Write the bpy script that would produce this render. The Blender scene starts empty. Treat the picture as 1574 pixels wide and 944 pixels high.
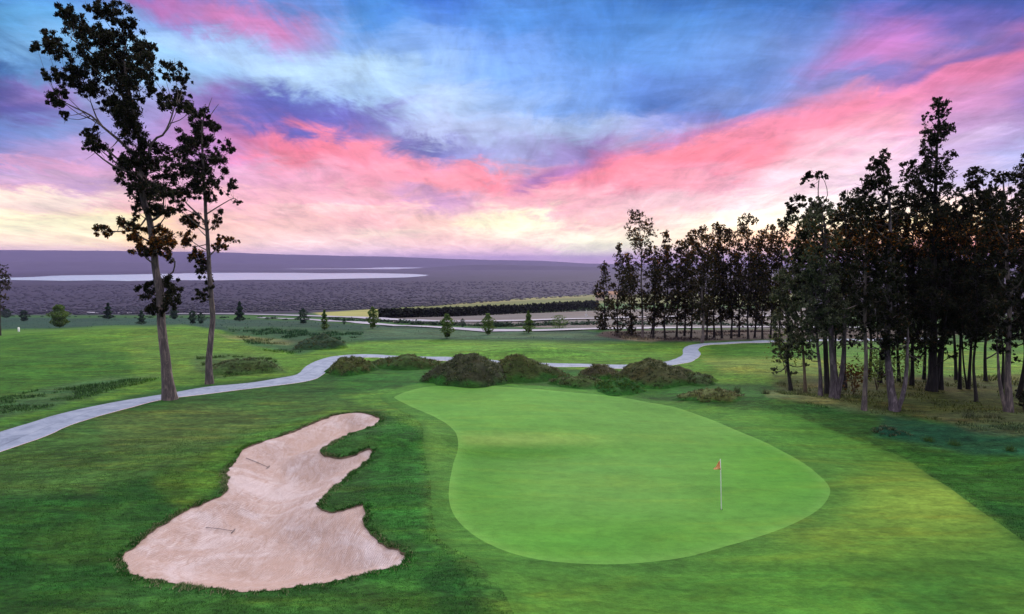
import bpy, math, random
import numpy as np
from mathutils import Vector
from mathutils.geometry import delaunay_2d_cdt

SC = bpy.context.scene
COL = SC.collection
R = math.radians
rng = np.random.default_rng(7)
random.seed(7)

# ------------------------------------------------------------------ camera
CAM_H, F_PX, UC, VC, HOR = 10.5, 1000.0, 787.0, 472.0, 403.0
PITCH = math.atan((VC - HOR) / F_PX)
cam_d = bpy.data.cameras.new('camera')
cam = bpy.data.objects.new('camera', cam_d)
COL.objects.link(cam)
cam.location = (0, 0, CAM_H)
cam.rotation_euler = (math.pi / 2 - PITCH, 0, 0)
cam_d.sensor_width = 36.0
cam_d.lens = 36.0 * F_PX / 1574.0
cam_d.clip_start = 0.1
cam_d.clip_end = 200000
SC.camera = cam
SC.render.resolution_x, SC.render.resolution_y = 1024, 614
SC.view_settings.view_transform = 'Standard'
SC.view_settings.look = 'None'
SC.view_settings.exposure = 0.0
SC.view_settings.gamma = 1.0
SC.view_settings.use_curve_mapping = False
SC.render.engine = 'CYCLES'
SC.cycles.max_bounces = 5
SC.cycles.diffuse_bounces = 3
SC.cycles.transmission_bounces = 3
SC.cycles.volume_bounces = 0
SC.cycles.volume_step_rate = 5.0

SUN_AZ, SUN_EL = R(18), R(27)          # soft glow of the after-sunset sky ahead
ZENITH = 1.62                           # brightness of the sky dome above the picture


def s2l(c):
    c = np.asarray(c, float) / 255.0
    return np.where(c <= 0.04045, c / 12.92, ((c + 0.055) / 1.055) ** 2.4)


# ------------------------------------------------------------------ sky
SKY_U = [0, 112, 225, 337, 450, 562, 675, 787, 900, 1012, 1124, 1237, 1349, 1462, 1574]
SKY = {
 0: [(40,115,198),(65,145,228),(90,138,220),(90,120,215),(80,130,215),(10,118,220),(35,112,220),(70,140,230),(60,135,220),(40,120,210),(45,120,205),(50,115,200),(60,100,195),(60,85,175),(50,80,165)],
 40: [(70,150,205),(90,175,240),(125,175,240),(120,140,222),(110,145,225),(70,150,235),(75,140,235),(75,150,240),(65,135,220),(70,140,220),(80,140,220),(85,130,210),(140,110,200),(110,100,190),(65,80,165)],
 80: [(60,130,190),(120,185,240),(150,210,255),(150,190,245),(140,175,242),(130,180,250),(125,175,250),(110,165,250),(80,145,225),(90,150,230),(100,150,225),(115,145,220),(200,130,205),(120,110,190),(205,105,165)],
 120: [(20,85,155),(90,150,210),(150,205,250),(150,200,250),(175,215,255),(180,220,255),(150,195,255),(120,175,255),(105,160,240),(90,140,225),(100,145,225),(130,150,225),(130,120,200),(235,140,190),(165,115,190)],
 160: [(75,80,160),(150,120,195),(150,170,225),(150,115,195),(90,110,200),(165,205,250),(185,215,255),(150,190,250),(110,160,235),(75,125,210),(130,160,230),(170,140,200),(250,150,190),(220,145,200),(165,130,200)],
 200: [(100,130,205),(120,145,210),(160,150,215),(195,130,195),(105,95,190),(125,120,205),(190,205,250),(180,200,245),(170,195,240),(170,170,230),(245,150,185),(255,150,175),(250,165,190),(210,160,215),(180,150,210)],
 240: [(150,140,205),(190,150,205),(200,150,205),(190,130,200),(255,140,165),(240,130,165),(130,130,200),(160,165,220),(145,120,190),(220,150,190),(255,125,145),(255,180,200),(245,185,215),(215,185,230),(180,180,235)],
 280: [(235,180,200),(200,160,195),(230,170,195),(225,165,200),(235,160,190),(250,155,178),(255,155,172),(255,150,170),(245,150,175),(250,155,172),(250,175,195),(255,215,225),(245,210,230),(220,205,235),(195,190,235)],
 310: [(250,215,200),(235,190,200),(250,190,190),(250,185,195),(255,182,193),(250,175,188),(215,155,195),(250,175,185),(255,182,193),(250,190,203),(255,215,215),(255,240,235),(255,235,225),(255,220,210),(235,200,215)],
 345: [(255,240,190),(255,235,180),(255,220,150),(255,200,180),(255,200,185),(255,190,188),(255,205,185),(255,250,205),(255,198,190),(255,215,200),(255,235,200),(255,240,200),(255,235,170),(255,225,150),(255,210,150)],
 375: [(255,225,185),(255,230,180),(255,210,120),(255,205,170),(255,215,200),(250,210,195),(255,205,190),(255,215,195),(255,250,210),(255,240,195),(255,200,140),(255,180,110),(255,185,100),(255,150,80),(255,140,80)],
 398: [(235,165,185),(235,170,185),(240,170,180),(245,180,190),(240,185,200),(240,185,205),(240,180,205),(240,175,205),(245,180,200),(245,180,190),(240,160,150),(240,150,125),(235,140,115),(230,130,110),(225,120,110)],
}


STREAKS = [
 (230,65,620,150,26,(190,222,255),.55), (190,-12,330,30,20,(190,110,180),.75), (300,22,500,78,22,(222,130,185),.8),
 (370,150,560,205,24,(100,102,190),.7), (340,190,420,215,14,(130,110,190),.4), (380,212,560,248,20,(255,135,160),.8), (500,235,700,275,14,(255,150,168),.6),
 (610,215,690,238,13,(105,112,190),.7), (590,296,705,312,13,(205,155,198),.6), (690,260,800,290,12,(255,140,155),.6),
 (800,285,960,246,12,(122,104,185),.75), (960,240,1200,165,8,(125,120,195),.7), (990,200,1180,150,14,(95,130,215),.5),
 (860,288,1140,208,22,(255,138,152),.85), (1120,212,1360,152,24,(255,145,172),.85), (1330,160,1620,72,22,(240,135,178),.9),
 (1230,110,1420,45,22,(205,128,200),.7), (1330,140,1580,62,9,(105,108,190),.7),
 (1150,270,1400,240,16,(255,228,235),.6), (900,330,1180,290,10,(255,215,215),.5),
 (690,346,840,338,10,(255,248,205),.9), (860,388,1020,368,11,(255,252,210),.9), (520,362,700,356,6,(255,232,205),.6),
 (-60,296,190,318,12,(255,240,215),.7), (-60,345,230,348,16,(255,252,205),.8), (-40,268,180,286,7,(190,155,200),.6), (400,318,640,330,6,(255,215,205),.6),
 (-60,235,180,262,10,(230,165,195),.6), (-60,120,60,128,16,(20,80,150),.6), (-60,165,120,178,12,(85,85,165),.6),
]


class NT:
    """small helper for building node trees"""
    def __init__(s, tree):
        s.t = tree; s.n = tree.nodes; s.l = tree.links

    def put(s, sock, v):
        if hasattr(v, 'is_output') or isinstance(v, bpy.types.NodeSocket):
            s.l.new(v, sock)
        elif v is not None:
            sock.default_value = v

    def math(s, op, a, b=None, c=None, clamp=False):
        n = s.n.new('ShaderNodeMath'); n.operation = op; n.use_clamp = clamp
        s.put(n.inputs[0], a); s.put(n.inputs[1], b)
        if c is not None: s.put(n.inputs[2], c)
        return n.outputs[0]

    def ramp(s, fac, stops, interp='LINEAR'):
        n = s.n.new('ShaderNodeValToRGB'); cr = n.color_ramp; cr.interpolation = interp
        while len(cr.elements) < len(stops): cr.elements.new(0.5)
        for e, (p, c) in zip(cr.elements, stops):
            e.position = p; e.color = (*c, 1) if len(c) == 3 else c
        s.put(n.inputs[0], fac)
        return n.outputs[0]

    def mix(s, fac, a, b, mode='MIX'):
        n = s.n.new('ShaderNodeMix'); n.data_type = 'RGBA'; n.blend_type = mode
        s.put(n.inputs[0], fac)
        s.put(n.inputs[6], (*a, 1) if isinstance(a, tuple) and len(a) == 3 else a)
        s.put(n.inputs[7], (*b, 1) if isinstance(b, tuple) and len(b) == 3 else b)
        return n.outputs[2]

    def maprange(s, v, a, b, c=0.0, d=1.0, kind='LINEAR'):
        n = s.n.new('ShaderNodeMapRange'); n.interpolation_type = kind
        s.put(n.inputs[0], v)
        for i, q in enumerate((a, b, c, d)): n.inputs[1 + i].default_value = q
        return n.outputs[0]

    def noise(s, vec, scale, detail=4, rough=0.55, dist=0.0):
        n = s.n.new('ShaderNodeTexNoise')
        s.put(n.inputs['Vector'], vec)
        n.inputs['Scale'].default_value = scale; n.inputs['Detail'].default_value = detail
        n.inputs['Roughness'].default_value = rough; n.inputs['Distortion'].default_value = dist
        return n.outputs[0]

    def mapping(s, vec, scale=(1, 1, 1), rot=(0, 0, 0), loc=(0, 0, 0)):
        n = s.n.new('ShaderNodeMapping'); s.put(n.inputs[0], vec)
        n.inputs['Scale'].default_value = scale; n.inputs['Rotation'].default_value = rot
        n.inputs['Location'].default_value = loc
        return n.outputs[0]

    def combine(s, x, y, z=0.0):
        n = s.n.new('ShaderNodeCombineXYZ')
        s.put(n.inputs[0], x); s.put(n.inputs[1], y); s.put(n.inputs[2], z)
        return n.outputs[0]


def build_world():
    w = bpy.data.worlds.new('World'); SC.world = w; w.use_nodes = True
    T = NT(w.node_tree); T.n.clear()
    out = T.n.new('ShaderNodeOutputWorld'); bg = T.n.new('ShaderNodeBackground')
    T.l.new(bg.outputs[0], out.inputs[0])
    tc = T.n.new('ShaderNodeTexCoord')
    sp = T.n.new('ShaderNodeSeparateXYZ'); T.l.new(tc.outputs['Generated'], sp.inputs[0])
    x, y, z = sp.outputs
    hl = T.math('MAXIMUM', T.math('SQRT', T.math('ADD', T.math('MULTIPLY', x, x), T.math('MULTIPLY', y, y))), 0.001)
    az = T.math('ARCTAN2', x, y)
    el = T.math('DIVIDE', z, T.math('MULTIPLY', hl, T.math('MAXIMUM', T.math('DIVIDE', y, hl), 0.72)))
    # cloud layer coordinates: a plane of cloud seen in perspective
    zz = T.math('ADD', T.math('MAXIMUM', z, 0.0), 0.13)
    pl = T.combine(T.math('DIVIDE', x, zz), T.math('DIVIDE', y, zz), 0.0)
    rot = T.mapping(pl, (0.95, 0.34, 1.0), (0, 0, R(4)))
    n1 = T.noise(rot, 1.1, 4, 0.5, 0.4)
    n2 = T.noise(T.mapping(rot, loc=(13.1, 4.7, 2.0)), 1.4, 5, 0.55, 0.5)
    n3 = T.noise(T.mapping(rot, (1, 1.6, 1), loc=(3.1, 24.7, 5.0)), 4.6, 9, 0.66, 0.7)
    flat = T.combine(T.math('MULTIPLY', az, 3.0), T.math('MULTIPLY', el, 11.0), 0.0)
    n4 = T.noise(flat, 1.7, 6, 0.6, 0.6)
    d1 = T.math('MULTIPLY', T.math('SUBTRACT', n1, 0.5), 0.12)
    d2 = T.math('MULTIPLY', T.math('SUBTRACT', n2, 0.5), 0.075)
    d3 = T.math('MULTIPLY', T.math('SUBTRACT', n3, 0.5), 0.075)
    d4 = T.math('MULTIPLY', T.math('SUBTRACT', n4, 0.5), 0.05)
    lo = T.maprange(el, 0.0, 0.12)
    azw = T.math('ADD', az, T.math('ADD', d1, T.math('MULTIPLY', T.math('SUBTRACT', n3, 0.5), 0.12)))
    elw = T.math('ADD', el, T.math('MULTIPLY', lo, T.math('ADD', d2, T.math('ADD', d3, d4))))
    fac = T.maprange(azw, -math.pi, math.pi)
    rows = []
    for v, cols in sorted(SKY.items(), reverse=True):
        stops = []
        for u, c in zip(SKY_U, cols):
            a = math.atan((u - UC) / F_PX)
            lin = s2l(c)
            lin = lin * 0.93 + 0.07 * lin.mean() + 0.015
            if v >= 240: lin = lin * 1.08 + 0.025
            if v == 375: lin = lin * 1.2
            if v >= 310: lin = lin * (1.35 if (u > 1080 and v >= 345) else 1.0) * (1.0 + 0.3 * max(0.0, (c[1] - 190) / 60.0))
            if v == 398: lin = np.minimum(lin * 1.7 + np.array([0.12, 0.04, 0.0]), 1.5)
            stops.append(((a + math.pi) / (2 * math.pi), tuple(lin)))
        g = 0.45 if v < 300 else 0.3
        dark = (0.10, 0.13, 0.30) if v < 250 else (0.28, 0.20, 0.36)
        stops = [(0.08, dark)] + [(0.22, tuple(np.array(stops[0][1]) * (1 - g) + np.array(dark) * g))] + stops + \
                [(0.78, tuple(np.array(stops[-1][1]) * (1 - g) + np.array(dark) * g)), (0.92, dark)]
        rows.append(((HOR - v) / F_PX, T.ramp(fac, stops, 'B_SPLINE' if False else 'EASE')))
    col = rows[0][1]
    for (e0, _), (e1, r1) in zip(rows[:-1], rows[1:]):
        col = T.mix(T.maprange(elw, e0, e1, kind='SMOOTHSTEP' if e0 > 0.05 else 'LINEAR'), col, r1)
    # single long streaks of cloud
    tx = T.math('TANGENT', T.math('MINIMUM', T.math('MAXIMUM', azw, -1.05), 1.05))
    pv = T.combine(tx, elw, 0.0)

    def vm(op, a, b=None, sc=None):
        n = T.n.new('ShaderNodeVectorMath'); n.operation = op
        T.put(n.inputs[0], a)
        if b is not None: T.put(n.inputs[1], b)
        if sc is not None: T.put(n.inputs['Scale'], sc)
        return n.outputs[1] if op in ('DOT_PRODUCT', 'LENGTH') else n.outputs[0]
    for (u0, v0, u1, v1, w_, cc, op) in STREAKS:
        a = ((u0 - UC) / F_PX, (HOR - v0) / F_PX, 0.0); d = ((u1 - u0) / F_PX, (v0 - v1) / F_PX, 0.0)
        L2 = d[0] ** 2 + d[1] ** 2; q = vm('SUBTRACT', pv, a)
        t = T.math('DIVIDE', vm('DOT_PRODUCT', q, d), L2, clamp=True)
        dist = vm('LENGTH', vm('SUBTRACT', q, vm('SCALE', d, sc=t)))
        ends = T.math('MULTIPLY', T.maprange(t, 0.0, 0.25), T.maprange(t, 1.0, 0.75))
        m = T.math('MULTIPLY', T.maprange(dist, w_ * 1.7 / F_PX, 0.0, 0.0, op, 'SMOOTHSTEP'), T.math('ADD', T.math('MULTIPLY', ends, 0.7), 0.3))
        col = T.mix(m, col, tuple(s2l(cc) * (1.15 if v0 > 230 else 1.0)))
    # wisps: lighter streaks and darker blue grey ones
    wisp = T.maprange(T.noise(T.mapping(rot, (1.0, 1.0, 1), loc=(7, 1, 0)), 4.6, 10, 0.7, 0.5), 0.33, 0.68, 0.80, 1.25)
    wisp = T.math('MULTIPLY', wisp, T.maprange(T.noise(T.mapping(flat, (1, 1.4, 1), loc=(5, 3, 0)), 2.6, 9, 0.68, 0.8), 0.35, 0.66, 0.90, 1.12))
    col = T.mix(1.0, col, T.combine(wisp, wisp, wisp), 'MULTIPLY')
    # above the picture: open sky behind thinning cloud, the source of most light on the turf
    sky = T.n.new('ShaderNodeTexSky'); sky.sky_type = 'NISHITA'; sky.sun_disc = False
    sky.sun_elevation = R(5); sky.sun_rotation = SUN_AZ
    ns = T.mix(1.0, sky.outputs[0], (0.10, 0.10, 0.10), 'MULTIPLY')
    cloud = T.ramp(T.noise(pl, 1.1, 6, 0.55, 0.4), [(0.3, (0.84 * ZENITH, 0.84 * ZENITH, 0.86 * ZENITH)), (0.7, (1.14 * ZENITH, 1.08 * ZENITH, 0.98 * ZENITH))])
    up = T.mix(1.0, cloud, ns, 'ADD')
    col = T.mix(T.maprange(el, 0.5, 1.25, kind='SMOOTHSTEP'), col, up)
    T.l.new(col, bg.inputs[0]); bg.inputs[1].default_value = 1.0
    w.cycles.sampling_method = 'MANUAL'; w.cycles.sample_map_resolution = 1024


build_world()
sun_d = bpy.data.lights.new('sun', 'SUN')
sun_d.energy = 2.4; sun_d.angle = R(30); sun_d.color = (1.0, 0.90, 0.74)
sun = bpy.data.objects.new('sun', sun_d); COL.objects.link(sun)
sdir = Vector((math.sin(SUN_AZ) * math.cos(SUN_EL), math.cos(SUN_AZ) * math.cos(SUN_EL), math.sin(SUN_EL)))
sun.rotation_euler = sdir.to_track_quat('Z', 'Y').to_euler()

# ------------------------------------------------------------------ tags
def tag(o, label=None, cat=None, group=None, kind=None):
    if label: o['label'] = label
    if cat: o['category'] = cat
    if group: o['group'] = group
    if kind: o['kind'] = kind
    return o


def empty(name, loc, label, cat, group=None):
    o = bpy.data.objects.new(name, None); COL.objects.link(o); o.location = loc
    o.empty_display_size = 0.3
    return tag(o, label, cat, group)


def mesh_obj(name, V, Fc, mat=None, parent=None, smooth=False, col=None, origin=None):
    """V (n,3) array, Fc (m,k) int array or list of faces"""
    V = np.asarray(V, np.float32)
    if parent is not None: V = V - np.array(parent.location, np.float32)
    me = bpy.data.meshes.new(name)
    if isinstance(Fc, np.ndarray):
        m, k = Fc.shape
        me.vertices.add(len(V)); me.vertices.foreach_set('co', V.ravel())
        me.loops.add(m * k); me.loops.foreach_set('vertex_index', Fc.astype(np.int32).ravel())
        me.polygons.add(m); me.polygons.foreach_set('loop_start', np.arange(0, m * k, k, dtype=np.int32))
        me.polygons.foreach_set('loop_total', np.full(m, k, np.int32))
        me.update(calc_edges=True)
    else:
        me.from_pydata(V.tolist(), [], Fc); me.update()
    if smooth: me.polygons.foreach_set('use_smooth', np.ones(len(me.polygons), bool))
    if col is not None:
        at = me.color_attributes.new('tint', 'FLOAT_COLOR', 'POINT')
        c4 = np.ones((len(V), 4), np.float32); c4[:, :3] = col
        at.data.foreach_set('color', c4.ravel())
    if mat: me.materials.append(mat)
    o = bpy.data.objects.new(name, me); COL.objects.link(o)
    if parent is not None: o.parent = parent
    return o


# ------------------------------------------------------------------ terrain
def fbm(x, y, scale, seed=0, octs=3):
    """cheap smooth value noise"""
    out = np.zeros_like(x, float); a = 1.0; s = 1.0 / scale; tot = 0
    for o in range(octs):
        X, Y = x * s + 17.3 * (o + seed), y * s - 9.1 * (o + seed)
        xi, yi = np.floor(X), np.floor(Y); fx, fy = X - xi, Y - yi
        fx = fx * fx * (3 - 2 * fx); fy = fy * fy * (3 - 2 * fy)
        def h(i, j): 
            q = np.sin(i * 127.1 + j * 311.7 + seed * 74.7) * 43758.5453
            return q - np.floor(q)
        v = (h(xi, yi) * (1 - fx) + h(xi + 1, yi) * fx) * (1 - fy) + (h(xi, yi + 1) * (1 - fx) + h(xi + 1, yi + 1) * fx) * fy
        out += a * (v - 0.5) * 2; tot += a; a *= 0.5; s *= 2.03
    return out / tot


_pr = np.array([0, 85, 120, 160, 200, 300, 500, 800, 1200, 1600, 2000, 2500, 60000], float)
_pz = np.array([0, 0, -1.5, -4.0, -6.8, -13.5, -25, -42, -61, -73, -78, -78, -78], float)
_tr = np.concatenate([np.linspace(0, 3000, 3001), [60000]])
_tz = np.interp(_tr, _pr, _pz)
for _ in range(2):
    k = 25; _s = np.convolve(np.pad(_tz, k, 'edge'), np.ones(2 * k + 1) / (2 * k + 1), 'valid'); _s[-1] = -78; _tz = _s
BUMPS = []      # (x, y, rx, ry, angle, height)


def hgt(x, y):
    x = np.asarray(x, float); y = np.asarray(y, float)
    r = np.hypot(x, y)
    z = np.interp(r, _tr, _tz)
    near = np.clip((r - 30) / 40, 0, 1) * np.clip((400 - r) / 250, 0, 1)
    z = z + near * (0.28 * fbm(x, y, 26, 3, 2) + 0.06 * fbm(x, y, 6, 5, 2))
    z = z + 0.25 * fbm(x, y, 9, 8, 2) * np.clip((r - 14) / 10, 0, 1) * np.clip((200 - r) / 100, 0, 1)
    z = z + 0.045 * fbm(x, y, 3.5, 9, 2) * np.clip((200 - r) / 100, 0, 1)
    far = np.clip((r - 400) / 400, 0, 1) * np.clip((2600 - r) / 600, 0, 1)
    z = z + far * 4.0 * fbm(x, y, 260, 11, 3)
    for (bx, by, rx, ry, a, h) in BUMPS:
        ca, sa = math.cos(a), math.sin(a)
        dx, dy = x - bx, y - by
        p = (dx * ca + dy * sa) / rx; q = (-dx * sa + dy * ca) / ry
        z = z + h * np.exp(-(p * p + q * q))
    # putting green: the back left tier sits higher and ends in a soft crest
    gx = np.clip((12 - x) / 12, 0, 1); gx = gx * gx * (3 - 2 * gx) * np.clip((x + 16) / 8, 0, 1)
    crest = 37.5 + 0.12 * x
    t = np.clip((y - (crest - 3.2)) / 3.2, 0, 1); t = t * t * (3 - 2 * t)
    fall = np.clip((y - crest) / 22, 0, 1)
    z = z + gx * (0.62 * t - 0.62 * fall * fall * (3 - 2 * fall))
    return z


def ray(u, v):
    u = np.asarray(u, float); v = np.asarray(v, float)
    a = (u - UC) / F_PX; b = -(v - VC) / F_PX
    cp, s_ = math.cos(PITCH), math.sin(PITCH)
    return a, cp + b * s_, -s_ + b * cp


def ground_at(u, v):
    """world point on the terrain seen at photo pixel u, v"""
    u = np.atleast_1d(np.asarray(u, float)); v = np.atleast_1d(np.asarray(v, float))
    dx, dy, dz = ray(u, v)
    hl = np.hypot(dx, dy)
    dist = np.exp(np.linspace(math.log(6), math.log(30000), 1500))
    X = dx[:, None] / hl[:, None] * dist; Y = dy[:, None] / hl[:, None] * dist
    Z = CAM_H + dz[:, None] / hl[:, None] * dist
    D = Z - hgt(X, Y)
    i = np.argmax(D < 0, axis=1); i = np.where(i == 0, len(dist) - 1, i)
    k = np.arange(len(u))
    d0, d1 = D[k, i - 1], D[k, i]
    t = np.clip(d0 / (d0 - d1 + 1e-9), 0, 1)
    dd = dist[i - 1] * (1 - t) + dist[i] * t
    X = dx / hl * dd; Y = dy / hl * dd
    return np.stack([X, Y, hgt(X, Y)], 1)


def gp(u, v):
    return ground_at([u], [v])[0]


def at_depth(u, v, Y):
    dx, dy, dz = ray(u, v)
    t = Y / dy
    return np.array([dx * t, Y, CAM_H + dz * t])


def project(P):
    cp, s_ = math.cos(PITCH), math.sin(PITCH)
    x, y, z = P[:, 0], P[:, 1], P[:, 2] - CAM_H
    zf = np.maximum(y * cp - z * s_, 0.01); yu = y * s_ + z * cp
    return UC + F_PX * x / zf, VC - F_PX * yu / zf


# broad humps of the ground
for (u, v, rx, ry, h) in [(240, 515, 34, 12, 1.1), (60, 520, 30, 14, 0.4), (600, 700, 3.6, 3.0, 0.42), (610, 770, 3.0, 2.6, 0.38),
                          (330, 700, 4.5, 4.5, 0.35), (1210, 622, 7, 2.6, 0.55), (820, 545, 9, 3.5, 0.9),
                          (1520, 700, 8, 4, -0.55), (700, 900, 2.2, 4, 0.12), (1090, 570, 14, 6, 0.5)]:
    p = gp(u, v)
    BUMPS.append((p[0], p[1], rx, ry, 0.0, h))


def catmull(pts, closed, step):
    P = np.asarray(pts, float); n = len(P); out = []
    rngi = range(n) if closed else range(n - 1)
    for i in rngi:
        if closed: a, b, c, d = P[(i - 1) % n], P[i], P[(i + 1) % n], P[(i + 2) % n]
        else: a, b, c, d = P[max(i - 1, 0)], P[i], P[i + 1], P[min(i + 2, n - 1)]
        L = np.linalg.norm(c - b); k = max(1, int(L / step))
        for t in np.arange(k) / k:
            out.append(0.5 * ((2 * b) + (c - a) * t + (2 * a - 5 * b + 4 * c - d) * t * t + (3 * b - a - 3 * c + d) * t ** 3))
    if not closed: out.append(P[-1])
    return np.array(out)


def pix_poly(px, step, jit=0.0, closed=True):
    p = np.array(px, float); g = ground_at(p[:, 0], p[:, 1])[:, :2]
    q = catmull(g, closed, step)
    if jit: q = q + rng.normal(0, jit, q.shape)
    return q


def inside(P, poly):
    x, y = P[:, 0], P[:, 1]; c = np.zeros(len(P), bool)
    x0, y0 = poly[:, 0], poly[:, 1]; x1, y1 = np.roll(x0, -1), np.roll(y0, -1)
    bb = (x >= x0.min()) & (x <= x0.max()) & (y >= y0.min()) & (y <= y0.max())
    xs, ys = x[bb], y[bb]; cc = np.zeros(len(xs), bool)
    for a, b, e, f in zip(x0, y0, x1, y1):
        if b == f: continue
        m = ((b > ys) != (f > ys))
        cc ^= m & (xs < (e - a) * (ys - b) / (f - b) + a)
    c[bb] = cc
    return c


def pdist(P, poly, closed=True, maxd=1e9):
    d = np.full(len(P), 1e9)
    n = len(poly); rg = range(n) if closed else range(n - 1)
    for i in rg:
        a = poly[i]; b = poly[(i + 1) % n]; ab = b - a; L = ab @ ab + 1e-12
        t = np.clip(((P - a) @ ab) / L, 0, 1)
        q = P - a - t[:, None] * ab
        d = np.minimum(d, np.hypot(q[:, 0], q[:, 1]))
    return d


def sdf(P, poly):
    """signed distance, positive inside"""
    d = pdist(P, poly); return np.where(inside(P, poly), d, -d)


GREEN_PX = [(610,608),(651,595.5),(700,593),(752,593),(844,600),(900,605),(956,611),(1037,626),(1085,642),(1133,662),(1190,687),(1235,712),(1271,743),(1274,763),(1250,789),(1184,819),(1108,842),(1032,860),(956,867),(884,866),(803,855),(747,834),(707,804),(691,773),(691,743),(697,712),(704,677),(686,651),(641,629),(610,614)]
FAIR_PX = [(592,604),(640,590),(700,587.5),(760,588),(850,594.5),(956,606),(1037,618),(1133,629),(1210,634),(1260,654),(1311,674),(1362,693),(1400,710),(1440,738),(1500,780),(1574,832),(1760,960),(1800,1250),(800,1250),(790,944),(778,916),(752,885),(727,860),(681,834),(666,799),(663,763),(661,728),(651,687),(650,657),(634,640),(604,626),(585,612)]
BUNK_PX = [(553.5,634.6),(579,640),(583,646.6),(572,654.7),(542.6,665.6),(513.5,678),(495,689),(497,698),(517,702.8),(542.6,700),(561,691),(572,690),(564.5,707.5),(535,731),(510,751),(493.4,769.4),(493.4,780.4),(510,787.7),(531.7,782),(553.5,775.6),(559,778.5),(561,804),(572,822),(593.6,838.7),(615.5,846),(623.5,855),(612,868),(557,882),(488,897),(393,909.7),(313,902.5),(222,888),(193,871.5),(189,855),(207,840.5),(233,818.6),(276.6,789.5),(320,771),(346,756.7),(351,738.5),(351,724),(364,705.7),(378.6,687.5),(422.4,673),(473.4,652.8),(517,638)]
PATH_UP = [(-160,705),(-60,680),(0,664),(90,637),(180,617.5),(270,603),(324,594),(380,589),(443,579),(460,573.5),(471,563),(500,550.5),(524.5,546.5),(553,544.8),(578,545),(640,548),(740,552),(832,558),(902,559.5),(938,560.5),(970,560.5),(1013,557.5),(1037,552),(1049,545.5),(1050,537),(1057,531.8),(1073,528.8),(1100,527),(1185,523.5),(1300,521),(1450,519)]
PATH_LO = [(-160,750),(-60,717),(0,695),(72,670),(108,653.5),(180,632),(252,614),(324,605),(396,596),(453,589),(485,582.5),(503,571),(528,554),(560,549.5),(578,549.2),(640,553),(740,557),(832,563),(902,564),(941,566.4),(977,566),(1025,563),(1057,557.5),(1071,551),(1077,543.5),(1073,537.5),(1078,533),(1090,530.3),(1110,529.3),(1185,526.5),(1300,524),(1450,522)]

green_p = pix_poly(GREEN_PX, 0.5)
fair_p = pix_poly(FAIR_PX, 0.6, 0.008)
bunk_p = pix_poly(BUNK_PX, 0.10, 0.0)
bunk_p = bunk_p + np.stack([0.13 * fbm(bunk_p[:, 0], bunk_p[:, 1], .32, 91, 2), 0.13 * fbm(bunk_p[:, 0], bunk_p[:, 1], .32, 93, 2)], 1)
pu = pix_poly(PATH_UP, 0.7, 0.012, closed=False); plw = pix_poly(PATH_LO, 0.7, 0.012, closed=False)
path_p = np.concatenate([pu, plw[::-1]])


def bunk_h(P, s):
    """the sand dishes down from the lip; s is the signed distance inside the bunker"""
    t = np.clip(s / 2.2, 0, 1)
    return -(0.055 + 0.60 * t * t * (3 - 2 * t)) + 0.07 * fbm(P[:, 0], P[:, 1], 1.6, 21, 3)


# ------------------------------------------------------------------ materials
def new_mat(name):
    m = bpy.data.materials.new(name); m.use_nodes = True
    T = NT(m.node_tree); T.n.clear()
    out = T.n.new('ShaderNodeOutputMaterial'); b = T.n.new('ShaderNodeBsdfPrincipled')
    T.l.new(b.outputs[0], out.inputs[0])
    return m, T, b, out


def bump(T, b, h, strength, dist):
    n = T.n.new('ShaderNodeBump'); n.inputs['Strength'].default_value = strength; n.inputs['Distance'].default_value = dist
    T.put(n.inputs['Height'], h); T.l.new(n.outputs[0], b.inputs['Normal'])


def turf_mat(name, fine, streak, rough_b, mow=0.0, contrast=1.0, size=1.0):
    m, T, b, out = new_mat(name)
    g = T.n.new('ShaderNodeNewGeometry').outputs['Position']
    if size != 1.0: g = T.mapping(g, (1 / size,) * 3)
    at = T.n.new('ShaderNodeAttribute'); at.attribute_name = 'tint'
    big = T.maprange(T.noise(g, 0.16, 4, 0.6, 0.4), 0.3, 0.7, 1 - 0.22 * contrast, 1 + 0.22 * contrast)
    mid = T.maprange(T.noise(g, 1.1, 6, 0.7, 0.5), 0.36, 0.64, 1 - 0.20 * contrast, 1 + 0.20 * contrast)
    lay = T.mapping(g, (0.30, 1.5, 1), (0, 0, R(-38)))
    st = T.maprange(T.noise(lay, 0.8, 7, 0.72, 0.6), 0.35, 0.65, 1 - streak, 1 + streak)  # streaky grass tone, also standing in for the shading of rolling ground
    fn = T.maprange(T.noise(T.mapping(g, (0.6, 1.2, 1), (0, 0, R(-30))), 3.6, 8, 0.85, 0.3), 0.36, 0.64, 1 - fine, 1 + fine)
    k = T.math('MULTIPLY', T.math('MULTIPLY', big, mid), T.math('MULTIPLY', st, fn))
    c = T.mix(1.0, at.outputs['Color'], T.combine(k, k, k), 'MULTIPLY')
    # yellowed and bluish patches of grass
    hue = T.noise(T.mapping(lay, loc=(9, 4, 0)), 0.42, 7, 0.72, 0.8)
    yel = T.maprange(hue, 0.5, 0.68, 0.0, 0.75 * contrast)
    c = T.mix(yel, c, T.mix(1.0, c, (1.75, 1.12, 0.80), 'MULTIPLY'))
    blu = T.maprange(hue, 0.48, 0.30, 0.0, 0.7 * contrast)
    c = T.mix(blu, c, T.mix(1.0, c, (0.62, 0.86, 0.95), 'MULTIPLY'))
    T.l.new(c, b.inputs['Base Color'])
    b.inputs['Roughness'].default_value = 0.9; b.inputs['Specular IOR Level'].default_value = 0.12
    hb = T.math('ADD', T.noise(g, 22, 3, 0.7), T.math('MULTIPLY', T.noise(g, 4, 4, 0.7), 1.6))
    bump(T, b, hb, rough_b, 0.05)
    return m


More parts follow.
